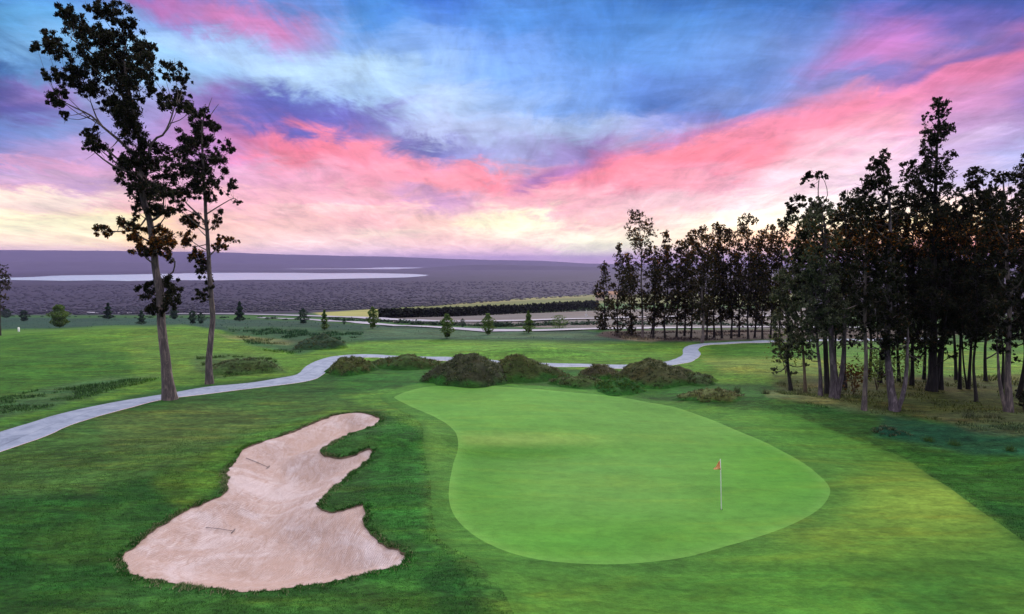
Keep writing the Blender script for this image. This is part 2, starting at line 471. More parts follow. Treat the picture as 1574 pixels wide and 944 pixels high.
M_ROUGH = turf_mat('rough_turf', 0.60, 0.40, 1.0, contrast=1.2)
M_FAIR = turf_mat('fairway_turf', 0.32, 0.22, 0.8, contrast=0.75)
M_GREEN = turf_mat('green_turf', 0.13, 0.09, 0.3, contrast=0.45)

M_MOUND = turf_mat('mound_turf', 0.6, 0.1, 1.0, contrast=0.6)
M_FARG = turf_mat('far_turf', 0.16, 0.22, 0.0, contrast=0.7, size=14.0)


def sand_mat():
    m, T, b, out = new_mat('bunker_sand')
    g = T.n.new('ShaderNodeNewGeometry').outputs['Position']
    n = T.noise(T.mapping(g, (1.4, 0.5, 1), (0, 0, R(35))), 1.3, 8, 0.72, 2.2)
    n2 = T.noise(g, 0.30, 5, 0.65, 0.9)
    c = T.ramp(n, [(0.3, (0.34, 0.23, 0.21)), (0.43, (0.43, 0.31, 0.30)), (0.55, (0.50, 0.385, 0.40)), (0.7, (0.60, 0.50, 0.53))])
    c = T.mix(T.maprange(n2, 0.42, 0.62, 0.0, 0.75), c, (0.43, 0.29, 0.265))
    c = T.mix(T.maprange(n2, 0.46, 0.36, 0.0, 0.6), c, (0.58, 0.48, 0.53))
    gr = T.maprange(T.noise(g, 45, 3, 0.7), 0.3, 0.7, 0.86, 1.12)
    c = T.mix(1.0, c, T.combine(gr, gr, gr), 'MULTIPLY')
    w = T.n.new('ShaderNodeTexWave'); w.wave_type = 'BANDS'; w.bands_direction = 'X'
    T.l.new(T.mapping(g, (1, 1, 1), (0, 0, R(20))), w.inputs['Vector'])
    w.inputs['Scale'].default_value = 3.2; w.inputs['Distortion'].default_value = 14; w.inputs['Detail'].default_value = 3
    w.inputs['Detail Scale'].default_value = 0.35
    c = T.mix(T.maprange(w.outputs[1], 0.0, 0.5, 0.32, 0.0), c, (0.28, 0.20, 0.20))
    T.l.new(c, b.inputs['Base Color']); b.inputs['Roughness'].default_value = 0.95
    b.inputs['Specular IOR Level'].default_value = 0.1
    h = T.math('ADD', T.math('MULTIPLY', w.outputs[1], 0.35), T.math('ADD', T.math('MULTIPLY', T.noise(g, 2.5, 5, 0.7, 0.8), 1.8), T.math('MULTIPLY', T.noise(g, 14, 3, 0.7), 0.35)))
    bump(T, b, h, 0.75, 0.06)
    return m


def simple_mat(name, c0, c1, scale=3.0, rough=0.85, bmp=0.4, bd=0.02, stretch=(1, 1, 1), spec=0.2, detail=6, attr=False):
    m, T, b, out = new_mat(name)
    g = T.n.new('ShaderNodeNewGeometry').outputs['Position']
    n = T.noise(T.mapping(g, stretch), scale, detail, 0.65, 0.4)
    c = T.ramp(n, [(0.3, c0), (0.7, c1)])
    T.l.new(c, b.inputs['Base Color']); b.inputs['Roughness'].default_value = rough
    b.inputs['Specular IOR Level'].default_value = spec
    if bmp: bump(T, b, n, bmp, bd)
    return m


M_SAND = sand_mat()
def path_mat():
    m, T, b, out = new_mat('path_concrete')
    g = T.n.new('ShaderNodeNewGeometry').outputs['Position']
    n = T.noise(g, 0.9, 8, 0.75, 0.6)
    c = T.ramp(n, [(0.3, (0.15, 0.175, 0.26)), (0.5, (0.25, 0.28, 0.40)), (0.7, (0.33, 0.36, 0.48))])
    sp = T.n.new('ShaderNodeSeparateXYZ'); T.l.new(g, sp.inputs[0])
    j = T.math('PINGPONG', T.math('ADD', sp.outputs[0], T.math('MULTIPLY', T.noise(g, 0.2, 2), 1.0)), 1.6)
    c = T.mix(T.maprange(j, 0.0, 0.05, 0.45, 0.0), c, (0.08, 0.09, 0.12))
    T.l.new(c, b.inputs['Base Color']); b.inputs['Roughness'].default_value = .85; b.inputs['Specular IOR Level'].default_value = .2
    bump(T, b, T.noise(g, 12, 4, .7), .3, .01)
    return m


M_PATH = path_mat()
M_ROAD = simple_mat('road_surface', (0.26, 0.24, 0.33), (0.38, 0.36, 0.46), 0.1, 0.85, 0)
M_SOIL = simple_mat('turf_edge', (0.045, 0.050, 0.024), (0.30, 0.23, 0.17), 2.5, 0.95, 0.6, 0.03)
M_POLE = simple_mat('painted_white', (0.70, 0.72, 0.68), (0.82, 0.83, 0.80), 5, 0.45, 0)
M_CUP = simple_mat('cup_liner', (0.03, 0.03, 0.03), (0.05, 0.05, 0.05), 5, 0.7, 0)
M_RAKE = simple_mat('rake_handle', (0.17, 0.14, 0.16), (0.26, 0.22, 0.24), 5, 0.6, 0)
M_RAKEH = simple_mat('rake_head', (0.13, 0.10, 0.11), (0.20, 0.16, 0.17), 5, 0.6, 0)
M_FLAG = simple_mat('flag_cloth', (0.85, 0.30, 0.12), (0.95, 0.55, 0.28), 9, 0.8, 0.1)
M_SIGN = simple_mat('sign_board', (0.6, 0.58, 0.62), (0.75, 0.73, 0.75), 3, 0.6, 0)
M_WALL = simple_mat('house_wall', (0.62, 0.47, 0.40), (0.75, 0.58, 0.50), 0.6, 0.9, 0)
M_ROOF = simple_mat('house_roof', (0.40, 0.24, 0.17), (0.52, 0.32, 0.22), 1.2, 0.9, 0)
M_WIN = simple_mat('window_glass', (0.03, 0.035, 0.05), (0.05, 0.055, 0.07), 1.2, 0.2, 0)
M_STONE = simple_mat('boulder', (0.20, 0.20, 0.16), (0.36, 0.36, 0.28), 6, 0.95, 0.6, 0.05)


def leaf_mat(name, stops, trans=0.25, rough=0.7):
    m, T, b, out = new_mat(name)
    gn = T.n.new('ShaderNodeNewGeometry')
    c = T.ramp(gn.outputs['Random Per Island'], stops)
    T.l.new(c, b.inputs['Base Color']); b.inputs['Roughness'].default_value = rough
    b.inputs['Specular IOR Level'].default_value = 0.15
    tr = T.n.new('ShaderNodeBsdfTranslucent')
    T.l.new(T.mix(1.0, c, (1.7, 1.4, 0.6), 'MULTIPLY'), tr.inputs[0])
    mx = T.n.new('ShaderNodeMixShader'); mx.inputs[0].default_value = trans
    T.l.new(b.outputs[0], mx.inputs[1]); T.l.new(tr.outputs[0], mx.inputs[2]); T.l.new(mx.outputs[0], out.inputs[0])
    return m


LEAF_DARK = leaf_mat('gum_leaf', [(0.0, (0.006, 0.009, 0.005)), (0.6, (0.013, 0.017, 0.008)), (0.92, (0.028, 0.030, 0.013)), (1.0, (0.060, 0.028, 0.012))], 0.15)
LEAF_MID = leaf_mat('gum_leaf_grey_lit', [(0.0, (0.022, 0.030, 0.018)), (0.6, (0.065, 0.080, 0.050)), (1.0, (0.20, 0.21, 0.14))], 0.15)  # greyish leaves, lightened to imitate light on the grove's left end
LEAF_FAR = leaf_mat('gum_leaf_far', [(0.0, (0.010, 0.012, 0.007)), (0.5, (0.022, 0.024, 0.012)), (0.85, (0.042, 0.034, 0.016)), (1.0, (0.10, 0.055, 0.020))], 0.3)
LEAF_SAP = leaf_mat('sapling_leaf', [(0.0, (0.045, 0.095, 0.030)), (0.7, (0.12, 0.20, 0.06)), (1.0, (0.10, 0.15, 0.05))], 0.25)
LEAF_TEAL = leaf_mat('conifer_leaf', [(0.0, (0.016, 0.038, 0.030)), (1.0, (0.042, 0.085, 0.055))], 0.1)
LEAF_BUSH = leaf_mat('bush_leaf', [(0.0, (0.05, 0.09, 0.03)), (1.0, (0.16, 0.21, 0.08))], 0.3)
LEAF_RUST = leaf_mat('rusty_leaf', [(0.0, (0.05, 0.03, 0.012)), (1.0, (0.16, 0.09, 0.03))], 0.3)
BLADE_ROUGH = leaf_mat('grass_blade', [(0.0, (0.030, 0.075, 0.022)), (0.7, (0.055, 0.125, 0.035)), (1.0, (0.11, 0.19, 0.06))], 0.3)
BLADE_DRY = leaf_mat('dry_grass_blade', [(0.0, (0.030, 0.048, 0.024)), (0.6, (0.080, 0.095, 0.052)), (1.0, (0.28, 0.26, 0.17))], 0.2)
BLADE_DARK = leaf_mat('dark_grass_blade', [(0.0, (0.018, 0.034, 0.022)), (0.6, (0.055, 0.078, 0.046)), (1.0, (0.20, 0.22, 0.14))], 0.2)


def bark_mat(name, c0, c1, c2):
    m, T, b, out = new_mat(name)
    g = T.n.new('ShaderNodeNewGeometry').outputs['Position']
    n = T.noise(T.mapping(g, (2.2, 2.2, 0.45)), 2.4, 7, 0.7, 0.8)
    c = T.ramp(n, [(0.3, c0), (0.5, c1), (0.68, c2)])
    T.l.new(c, b.inputs['Base Color']); b.inputs['Roughness'].default_value = 0.9
    bump(T, b, n, 0.6, 0.05)
    return m


LEAF_GLARE = leaf_mat('glare_leaf', [(0.0, (0.06, 0.022, 0.008)), (0.6, (0.16, 0.06, 0.015)), (1.0, (0.36, 0.16, 0.035))], 0.5)  # orange of the sunset glare put into the leaf colour
BARK = bark_mat('gum_bark', (0.045, 0.033, 0.036), (0.11, 0.085, 0.092), (0.30, 0.225, 0.20))
BARK_DARK = bark_mat('dark_bark', (0.007, 0.006, 0.006), (0.018, 0.014, 0.015), (0.05, 0.04, 0.04))
BARK_PALE = bark_mat('pale_bark', (0.035, 0.024, 0.032), (0.09, 0.068, 0.085), (0.27, 0.21, 0.25))
BARK_TAN = bark_mat('tan_bark', (0.07, 0.045, 0.03), (0.14, 0.10, 0.065), (0.25, 0.18, 0.13))

# ------------------------------------------------------------------ ground colours
K = np.array([0.66, 0.66, 0.50])


def A(c):
    return s2l(c) * K


PAINT = [  # polygon of photo pixels on the ground, colour of the plants / soil there (some with painted light and shade), softness in px, opacity
    # rough patches close by, lit and shaded slopes painted in
    ([(60,640),(300,618),(520,610),(600,630),(470,650),(300,720),(120,760),(-100,760),(-100,690)], (74,112,58), 22, .85),
    ([(150,640),(330,625),(420,650),(300,690),(170,690)], (92,112,66), 16, .5),
    ([(-200,760),(160,760),(330,700),(360,720),(300,780),(180,850),(200,900),(-200,1000)], (40,94,40), 26, .8),  # dark lower left: shade of the slope painted in
    ([(230,735),(330,690),(350,740),(270,790)], (78,112,44), 12, .7),
    ([(590,640),(650,650),(660,800),(700,850),(760,920),(770,960),(640,960),(560,880),(640,850),(560,780)], (50,112,48), 12, .85),
    ([(690,850),(780,905),(800,960),(700,960),(640,900)], (34,84,38), 12, .8),  # shade on the bank beside the collar, painted into the turf
    ([(330,690),(430,655),(520,625),(600,612),(620,625),(540,628),(430,668),(360,705),(320,760),(280,770),(290,730)], (84,134,56), 7, .7),
    ([(520,606),(600,596),(650,640),(650,660),(600,640)], (92,146,66), 8, .7),
    ([(60,820),(200,770),(250,790),(180,850),(60,900)], (62,110,50), 18, .5),
    ([(230,915),(420,925),(640,890),(680,930),(560,990),(200,990)], (66,116,52), 14, .6),
    # fairway beyond the path and behind the green
    ([(-300,512),(-100,510),(60,508),(150,503),(280,501),(345,508),(390,530),(460,545),(540,530),(640,522),(760,525),(900,528),(1060,527),(1200,530),(1700,528),(1700,585),(1400,582),(1240,592),(1190,592),(1110,590),(1020,572),(560,556),(470,572),(430,580),(260,595),(120,625),(-40,665),(-300,735)], (92,138,56), 5, 1),
    ([(-300,520),(60,518),(180,530),(240,560),(180,600),(0,650),(-300,700)], (50,104,42), 24, .7),
    ([(0,610),(120,585),(250,580),(180,600),(60,632),(-100,665),(-100,630)], (72,105,78), 10, .7),
    ([(210,505),(330,505),(420,545),(400,560),(280,590),(200,560)], (98,134,62), 14, .7),
    ([(300,548),(350,545),(420,552),(440,572),(330,582),(300,570)], (78,108,70), 6, .8),
    ([(560,527),(760,528),(960,532),(1040,535),(1020,550),(780,552),(560,545)], (98,150,66), 6, .8),
    ([(1090,534),(1200,530),(1420,532),(1700,535),(1700,560),(1200,548),(1100,548)], (70,125,55), 6, .7),
    ([(1080,550),(1190,548),(1300,552),(1300,580),(1190,582),(1110,575)], (128,152,82), 8, .8),
    ([(1440,540),(1700,545),(1700,580),(1440,575)], (112,148,66), 8, .7),
    ([(860,570),(1000,590),(1190,604),(1200,620),(1100,618),(850,598)], (50,110,48), 6, .8),
    ([(540,572),(660,572),(760,590),(600,592),(500,605)], (52,112,48), 7, .8),
    # native grass with a bluish cast beyond the crest
    ([(-300,487),(100,489),(300,489),(480,494),(560,499),(900,508),(960,516),(960,524),(700,521),(560,524),(430,520),(350,508),(280,499),(150,501),(60,506),(-300,510)], (40,76,74), 3, .95),
    ([(350,500),(560,508),(560,522),(460,545),(380,530)], (62,100,76), 6, .8),
    ([(330,512),(460,525),(440,532),(350,520)], (140,140,110), 4, .6),
    ([(560,503),(900,512),(960,520),(700,519),(560,521)], (76,108,92), 4, .8),
    ([(440,516),(480,512),(530,524),(520,536),(450,538)], (50,82,66), 5, .7),
    # purple brown litter under the far tree row, olive litter under the grove
    ([(930,509),(1200,505),(1400,505),(1500,512),(1400,520),(1190,521),(1060,525),(960,523),(915,516)], (76,62,76), 3, .95),
    ([(950,516),(1020,522),(1000,526),(960,522)], (135,125,120), 2, .7),
    ([(1185,590),(1240,582),(1400,578),(1700,574),(1700,648),(1480,652),(1400,640),(1320,630),(1240,612)], (86,94,54), 7, .95),
    ([(1190,578),(1330,575),(1330,604),(1200,602)], (88,96,66), 8, .7),
    ([(1180,600),(1260,606),(1320,622),(1400,645),(1360,640),(1300,632),(1240,620),(1180,612)], (132,142,108), 4, .65),
    ([(1350,640),(1480,655),(1700,650),(1700,705),(1500,700),(1350,672)], (36,92,76), 9, .85),
    ([(1420,635),(1574,632),(1700,632),(1700,680),(1500,665)], (96,105,86), 7, .6),
    ([(1180,615),(1260,635),(1340,668),(1330,690),(1260,655),(1190,634)], (60,105,48), 6, .8),
    ([(1360,690),(1500,700),(1700,730),(1700,850),(1500,770)], (62,118,48), 10, .8),
    ([(1500,760),(1600,790),(1700,850),(1600,850),(1540,810)], (32,88,40), 10, .7),
    # yards, bare ground and crops beyond the road
    ([(583,489),(700,485),(930,476),(1250,474),(1250,505),(930,504.5),(760,502),(583,494)], (118,110,134), 2, .95),
    ([(480,481),(586,474.5),(583,490),(500,487)], (168,166,116), 2, 1),
    ([(600,475),(700,466.5),(820,457.5),(915,452.5),(1250,451),(1250,470),(915,466),(583,478)], (112,120,78), 2, 1),
    ([(700,467),(820,458),(915,453),(915,456),(820,461.5),(690,470)], (150,145,112), 1.5, .7),
]


def ground_colour(P):
    u, v = project(P); Q = np.stack([u, v], 1)
    r = np.hypot(P[:, 0], P[:, 1])
    c = np.tile(A((52, 98, 48)), (len(P), 1))
    wob = np.stack([fbm(u * 1.0, v * 2.5, 60, 31, 3), fbm(u * 1.0, v * 2.5, 60, 37, 3)], 1)
    front = (P[:, 1] > 3) & (np.abs(u - UC) < 2600)
    for poly, colr, soft, op in PAINT:
        poly = np.array(poly, float)
        mnx, mny = poly.min(0) - soft * 2 - 2; mxx, mxy = poly.max(0) + soft * 2 + 2
        sel = np.where(front & (u > mnx) & (u < mxx) & (v > mny) & (v < mxy))[0]
        if len(sel) == 0: continue
        q = Q[sel] + wob[sel] * soft * np.array([1.6, 0.5])
        q = q * np.array([0.45, 1.0]); pp = poly * np.array([0.45, 1.0])
        s = sdf(q, pp)
        m = np.clip(s / soft + 0.5, 0, 1); m = (m * m * (3 - 2 * m) * op)[:, None]
        c[sel] = c[sel] * (1 - m) + A(colr) * m
    far = np.clip((r - 330) / 90, 0, 1) * np.clip((486 - v) / 3, 0, 1)
    keep = np.zeros(len(P), bool)
    fp = np.array([(480,481),(586,474.5),(700,466.5),(820,457.5),(915,452.5),(1250,451),(1250,505),(583,494),(500,487)], float)
    keep = inside(Q, fp) & (P[:, 1] > 3)
    far = np.where(keep, 0, far)[:, None]
    n = fbm(P[:, 0], P[:, 1], 180, 41, 4)[:, None]
    scrub = np.array([0.026, 0.022, 0.048]) * (1 + 0.35 * n)
    c = c * (1 - far) + scrub * far
    return c


def mow_blend(P, c, other, side):
    """blades of two heights mingle along the edge of the mown turf"""
    bb = (P[:, 1] > 10) & (P[:, 1] < 75)
    idx = np.where(bb)[0]
    if len(idx) == 0: return c
    d = np.full(len(P), 9.0); d[idx] = pdist(P[idx, :2], fair_p[::2])
    v = project(P)[1]
    w = np.interp(v, [600, 800, 960], [.35, .55, 1.3])
    m = np.clip(0.5 - d / w * .5 + .30 * fbm(P[:, 0], P[:, 1], .5, 95, 3) * (d < 2 * w), 0, .5)[:, None]
    return c * (1 - m) + other * m


FAIR_EDGE = A((92, 140, 62)); ROUGH_EDGE = A((52, 102, 46))


# ------------------------------------------------------------------ ground mesh
AZ0 = R(52)
NC = 330
az_cols = np.linspace(-AZ0, AZ0, NC)


def build_ground():
    rings = [9.0]
    while rings[-1] < 150: rings.append(rings[-1] * 1.0125)
    rings = np.array(rings)
    RR, AA = np.meshgrid(rings, az_cols, indexing='ij')
    pts = np.stack([RR * np.sin(AA), RR * np.cos(AA)], -1).reshape(-1, 2)
    # drop grid points that lie too close to a constraint edge
    near = np.zeros(len(pts), bool)
    for poly in (green_p, fair_p, bunk_p, path_p):
        step = 1 if poly is bunk_p else 1
        bb = (pts[:, 0] > poly[:, 0].min() - 1) & (pts[:, 0] < poly[:, 0].max() + 1) & (pts[:, 1] > poly[:, 1].min() - 1) & (pts[:, 1] < poly[:, 1].max() + 1)
        idx = np.where(bb)[0]
        d = pdist(pts[idx], poly[::step])
        near[idx[d < 0.0035 * np.hypot(pts[idx, 0], pts[idx, 1])]] = True
    last = np.zeros((len(rings), NC), bool); last[-1] = True; last[:, 0] = True; last[:, -1] = True
    keep = ~near | last.ravel()
    pts = pts[keep]
    # extra points inside the bunker
    bx = np.arange(bunk_p[:, 0].min(), bunk_p[:, 0].max(), 0.2); by = np.arange(bunk_p[:, 1].min(), bunk_p[:, 1].max(), 0.28)
    GX, GY = np.meshgrid(bx, by); ex = np.stack([GX, GY], -1).reshape(-1, 2); ex = ex + rng.normal(0, .03, ex.shape)
    ex = ex[inside(ex, bunk_p)]; ex = ex[pdist(ex, bunk_p[::2]) > 0.1]
    vs = [pts, ex]; n = len(pts) + len(ex); edges = []
    for poly in (green_p, fair_p, bunk_p, path_p):
        vs.append(poly); k = len(poly)
        edges += [(n + i, n + (i + 1) % k) for i in range(k)]; n += k
    allp = np.concatenate(vs)
    res = delaunay_2d_cdt([Vector((float(a), float(b))) for a, b in allp], edges, [], 0, 1e-5)
    V2 = np.array([(p.x, p.y) for p in res[0]]); Fc = np.array(res[2])
    cen = V2[Fc].mean(1)
    ib = inside(cen, bunk_p); ig = inside(cen, green_p) & ~ib; ip = inside(cen, path_p) & ~ib
    iff = inside(cen, fair_p) & ~ig & ~ib & ~ip
    ir = ~(ib | ig | iff | ip)
    ar = V2[Fc]; area = np.cross(ar[:, 1] - ar[:, 0], ar[:, 2] - ar[:, 0])
    Fc = np.where((area < 0)[:, None], Fc[:, ::-1], Fc)
    Z = hgt(V2[:, 0], V2[:, 1])
    V3 = np.column_stack([V2, Z])
    colr = ground_colour(V3)

    def sub(mask, extra_z=None):
        f = Fc[mask]; used, inv = np.unique(f, return_inverse=True)
        v = V3[used].copy()
        if extra_z is not None: v[:, 2] += extra_z(v)
        return v, inv.reshape(-1, 3), used
    # putting green
    v, f, us = sub(ig); u_, v_ = project(v)
    c = np.tile(A((100, 158, 76)), (len(v), 1))
    for (cu, cv, ru, rv, cc, op) in [(790, 677, 140, 10, (168, 196, 118), .75), (1180, 720, 110, 60, (86, 162, 52), .5), (860, 830, 120, 40, (92, 170, 60), .4),  # first blob: painted highlight along the crest
                                     (800, 698, 150, 12, (72, 138, 54), .7), (760, 625, 120, 22, (108, 168, 84), .4), (930, 740, 130, 60, (114, 168, 92), .5), (740, 745, 60, 50, (84, 148, 60), .5), (1000, 820, 130, 26, (88, 154, 58), .5), (1080, 660, 90, 22, (116, 170, 88), .4)]:  # first blob: painted shade on the slope below the crest
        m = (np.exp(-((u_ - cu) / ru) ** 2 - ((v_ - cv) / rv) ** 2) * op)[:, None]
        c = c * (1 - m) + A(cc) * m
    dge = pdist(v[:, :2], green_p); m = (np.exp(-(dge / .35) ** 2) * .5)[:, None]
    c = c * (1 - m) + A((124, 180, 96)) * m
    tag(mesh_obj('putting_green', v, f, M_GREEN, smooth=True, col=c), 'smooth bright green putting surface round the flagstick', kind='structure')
    # fairway / collar
    v, f, us = sub(iff); u_, v_ = project(v)
    c = np.tile(A((84, 140, 62)), (len(v), 1))
    dg = pdist(v[:, :2], green_p)
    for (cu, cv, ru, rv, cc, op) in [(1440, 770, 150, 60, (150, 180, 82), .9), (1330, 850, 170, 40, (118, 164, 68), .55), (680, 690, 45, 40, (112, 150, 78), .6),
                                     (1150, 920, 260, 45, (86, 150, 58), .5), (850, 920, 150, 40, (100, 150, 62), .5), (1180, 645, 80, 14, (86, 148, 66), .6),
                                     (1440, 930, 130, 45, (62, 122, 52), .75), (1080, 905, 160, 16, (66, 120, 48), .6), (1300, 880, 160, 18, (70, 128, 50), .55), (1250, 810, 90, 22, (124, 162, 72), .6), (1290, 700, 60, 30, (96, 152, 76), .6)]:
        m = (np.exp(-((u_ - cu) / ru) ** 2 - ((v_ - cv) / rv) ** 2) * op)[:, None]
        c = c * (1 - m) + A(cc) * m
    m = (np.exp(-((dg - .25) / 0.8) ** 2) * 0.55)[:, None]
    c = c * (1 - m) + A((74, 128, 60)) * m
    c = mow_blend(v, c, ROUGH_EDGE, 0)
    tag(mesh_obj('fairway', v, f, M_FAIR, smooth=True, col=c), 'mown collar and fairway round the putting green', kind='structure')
    # sand
    v, f, us = sub(ib)
    s = sdf(v[:, :2], bunk_p); s = np.maximum(s, 0)
    v[:, 2] += bunk_h(v, s)
    tag(mesh_obj('bunker_sand', v, f, M_SAND, smooth=True), 'pinkish raked sand of the bunker', kind='structure')
    # path
    v, f, us = sub(ip); v[:, 2] += 0.01
    tag(mesh_obj('cart_path', v, f, M_PATH, smooth=True), 'pale bluish concrete cart path', kind='structure')
    # rough and everything beyond: one sheet to the horizon
    v, f, us = sub(ir)
    c = mow_blend(v, colr[us], FAIR_EDGE, 1)
    tag(mesh_obj('ground', v, f, M_ROUGH, smooth=True, col=c), kind='structure')
    # far part
    rr = [float(rings[-1])]
    while rr[-1] < 31000: rr.append(rr[-1] * (1.022 if rr[-1] < 2500 else 1.07))
    rr = np.array(rr)
    RR, AA = np.meshgrid(rr, az_cols, indexing='ij')
    X, Y = RR * np.sin(AA), RR * np.cos(AA)
    Vf = np.stack([X, Y, hgt(X, Y)], -1).reshape(-1, 3)
    i = np.arange(len(rr) - 1)[:, None] * NC + np.arange(NC - 1)[None]
    Ff = np.stack([i, i + 1, i + NC + 1, i + NC], -1).reshape(-1, 4)[:, ::-1]
    cf = ground_colour(Vf)
    tag(mesh_obj('far_ground', Vf, Ff, M_FARG, smooth=True, col=cf), kind='structure')
    # behind and beside the camera
    aa = np.linspace(AZ0, 2 * math.pi - AZ0, 60); r2 = np.array([0.01, 3, 9, 20, 40, 80, 150, 400, 1000, 3000, 10000, 32000])
    RR, AA = np.meshgrid(r2, aa, indexing='ij'); X, Y = RR * np.sin(AA), RR * np.cos(AA)
    Vs = np.stack([X, Y, hgt(X, Y)], -1).reshape(-1, 3)
    i = np.arange(len(r2) - 1)[:, None] * 60 + np.arange(59)[None]
    Fs = np.stack([i, i + 1, i + 61, i + 60], -1).reshape(-1, 4)[:, ::-1]
    tag(mesh_obj('side_ground', Vs, Fs, M_ROUGH, smooth=True, col=np.tile(A((50, 95, 48)), (len(Vs), 1))), kind='structure')
    a9 = np.linspace(-AZ0, AZ0, 40)
    Vn = np.array([[0, 0, 0]] + [[9.0 * math.sin(a), 9.0 * math.cos(a), 0] for a in a9]); Vn[:, 2] = hgt(Vn[:, 0], Vn[:, 1])
    tag(mesh_obj('near_ground', Vn, [(0, i + 1, i) for i in range(1, 40)], M_ROUGH, col=np.tile(A((50, 95, 48)), (len(Vn), 1))), kind='structure')
    # cut turf face of the bunker lip
    z = hgt(bunk_p[:, 0], bunk_p[:, 1]); nb = len(bunk_p)
    cen_ = bunk_p
    top = np.column_stack([bunk_p, z + 0.012]); bot = np.column_stack([bunk_p, z - 0.20])
    V = np.concatenate([top, bot]); i = np.arange(nb); j = (i + 1) % nb
    tag(mesh_obj('bunker_lip', V, np.stack([i, j, j + nb, i + nb], 1), M_SOIL), 'dark cut turf edge of the bunker', kind='structure')


build_ground()


def ribbon(name, pxs, width, mat, lift, kind='structure', label=None):
    p = np.array(pxs, float); g = ground_at(p[:, 0], p[:, 1])[:, :2]; q = catmull(g, False, 8.0)
    t = np.gradient(q, axis=0); t /= np.linalg.norm(t, axis=1)[:, None] + 1e-9
    nrm = np.stack([-t[:, 1], t[:, 0]], 1) * width / 2
    rows = [q - nrm, q - nrm * 0.33, q + nrm * 0.33, q + nrm]
    V = np.concatenate([np.column_stack([r_, hgt(r_[:, 0], r_[:, 1]) + lift]) for r_ in rows]); n = len(q)
    Fc = []
    for k in range(3):
        i = np.arange(n - 1) + k * n; Fc.append(np.stack([i, i + 1, i + n + 1, i + n], 1))
    return tag(mesh_obj(name, V, np.concatenate(Fc), mat, smooth=True), label, kind=kind)


ribbon('road', [(-260,475),(0,478.5),(100,480),(200,481.5),(300,482.5),(400,484),(500,487),(583,491),(679,495.3),(760,495),(821,493.5),(921,490.5),(1050,487),(1300,484)], 7.5, M_ROAD, 0.30, label='pale road across the slope beyond the course')
ribbon('gravel_track', [(400,488.5),(480,492),(560,497),(640,502),(679,504),(748,509),(823,508.5),(900,506.5),(980,505),(1080,504),(1178,503),(1350,503)], 4.2, M_ROAD, 0.14, label='pale track in front of the road')


# ------------------------------------------------------------------ lake, hills
def water_mat():
    m, T, b, out = new_mat('lake_water')
    g = T.n.new('ShaderNodeNewGeometry').outputs['Position']
    b.inputs['Base Color'].default_value = (0.34, 0.42, 0.56, 1); b.inputs['Roughness'].default_value = 0.25
    b.inputs['Specular IOR Level'].default_value = 1.0
    bump(T, b, T.noise(T.mapping(g, (0.05, 0.12, 1)), 1.0, 4), 0.5, 3.0)
    return m


M_WATER = water_mat()


def water_sheet(name, px, label):
    p = np.array(px, float); dx, dy, dz = ray(p[:, 0], p[:, 1]); zl = -77.0
    t = (zl - CAM_H) / dz
    q = catmull(np.stack([dx * t, dy * t], 1), True, 120)
    q = q + rng.normal(0, 9, q.shape)
    res = delaunay_2d_cdt([Vector((float(a), float(b))) for a, b in q], [(i, (i + 1) % len(q)) for i in range(len(q))], [], 1, 1e-4)
    V = np.array([(a.x, a.y, zl) for a in res[0]])
    return tag(mesh_obj(name, V, [tuple(f) for f in res[2]], M_WATER), label, kind='structure')


water_sheet('lake', [(-60,430),(20,430.5),(100,431.5),(150,431),(200,432),(270,430.5),(330,431),(390,430),(450,430.5),(500,429),(560,428),(620,426.5),(658,423.5),(640,421.5),(560,419.8),(500,420.2),(450,419.5),(330,419.5),(200,422),(100,423.5),(30,426.5),(-60,427.5)], 'pale still lake across the plain')
water_sheet('lagoon', [(440,413.4),(520,413.6),(600,413.8),(650,413.2),(640,411.4),(560,410.6),(480,410.4),(430,411)], 'thin bright strip of water beyond the lake')

M_HILL = simple_mat('hill_scrub', (0.030, 0.026, 0.040), (0.055, 0.048, 0.066), 0.004, 0.95, 0, spec=0.05)


def hills(name, R0, depth, prof, label):
    """a ridge of hills; prof: photo pixels of its crest"""
    u = np.array([p[0] for p in prof], float); vv = np.array([p[1] for p in prof], float)
    uu = np.linspace(u[0], u[-1], 500); vt = np.interp(uu, u, vv)
    az = np.arctan((uu - UC) / F_PX)
    rows = []
    rowsr = np.linspace(-1, 1, 25)
    for s in rowsr:
        rr = R0 + s * depth
        x, y = rr * np.sin(az), rr * np.cos(az)
        top = CAM_H + (HOR - vt) / F_PX * R0 * np.cos(az)
        top = top + 6 * fbm(x, y, 900, 51, 4) + 3.0 * fbm(x, y, 160, 53, 2)
        prof_s = max(0.0, 1 - s * s) ** 1.3
        z = -79.5 + (top + 79.5) * prof_s * (1 + (0.12 * fbm(x, y, 1300, 55, 3)) * (1 - prof_s))
        rows.append(np.stack([x, y, z], 1))
    V = np.concatenate(rows); n = len(uu)
    i = np.arange(len(rowsr) - 1)[:, None] * n + np.arange(n - 1)[None]
    Fc = np.stack([i, i + 1, i + n + 1, i + n], -1).reshape(-1, 4)[:, ::-1]
    return tag(mesh_obj(name, V, Fc, M_HILL, smooth=True), label, kind='structure')


hills('hills', 13500, 2200, [(-500,384),(-200,383.5),(0,384.5),(120,385),(240,386.5),(350,388),(430,391),(520,393.5),(600,394.5),(690,398),(760,400),(830,400.5),(870,403),(900,405),(1000,407)], 'low long hills on the horizon left')
hills('hills', 10500, 1400, [(-500,404),(-200,402),(0,401.5),(150,402.5),(300,404),(420,406),(500,409.5),(560,411),(620,412)], 'darker band of low hills behind the lake')
hills('hills', 8200, 900, [(600,414.5),(660,411),(720,407.5),(770,407),(830,409),(900,410.5),(960,411),(1100,411),(1300,410),(1600,411)], 'low wooded rise right of the lake')


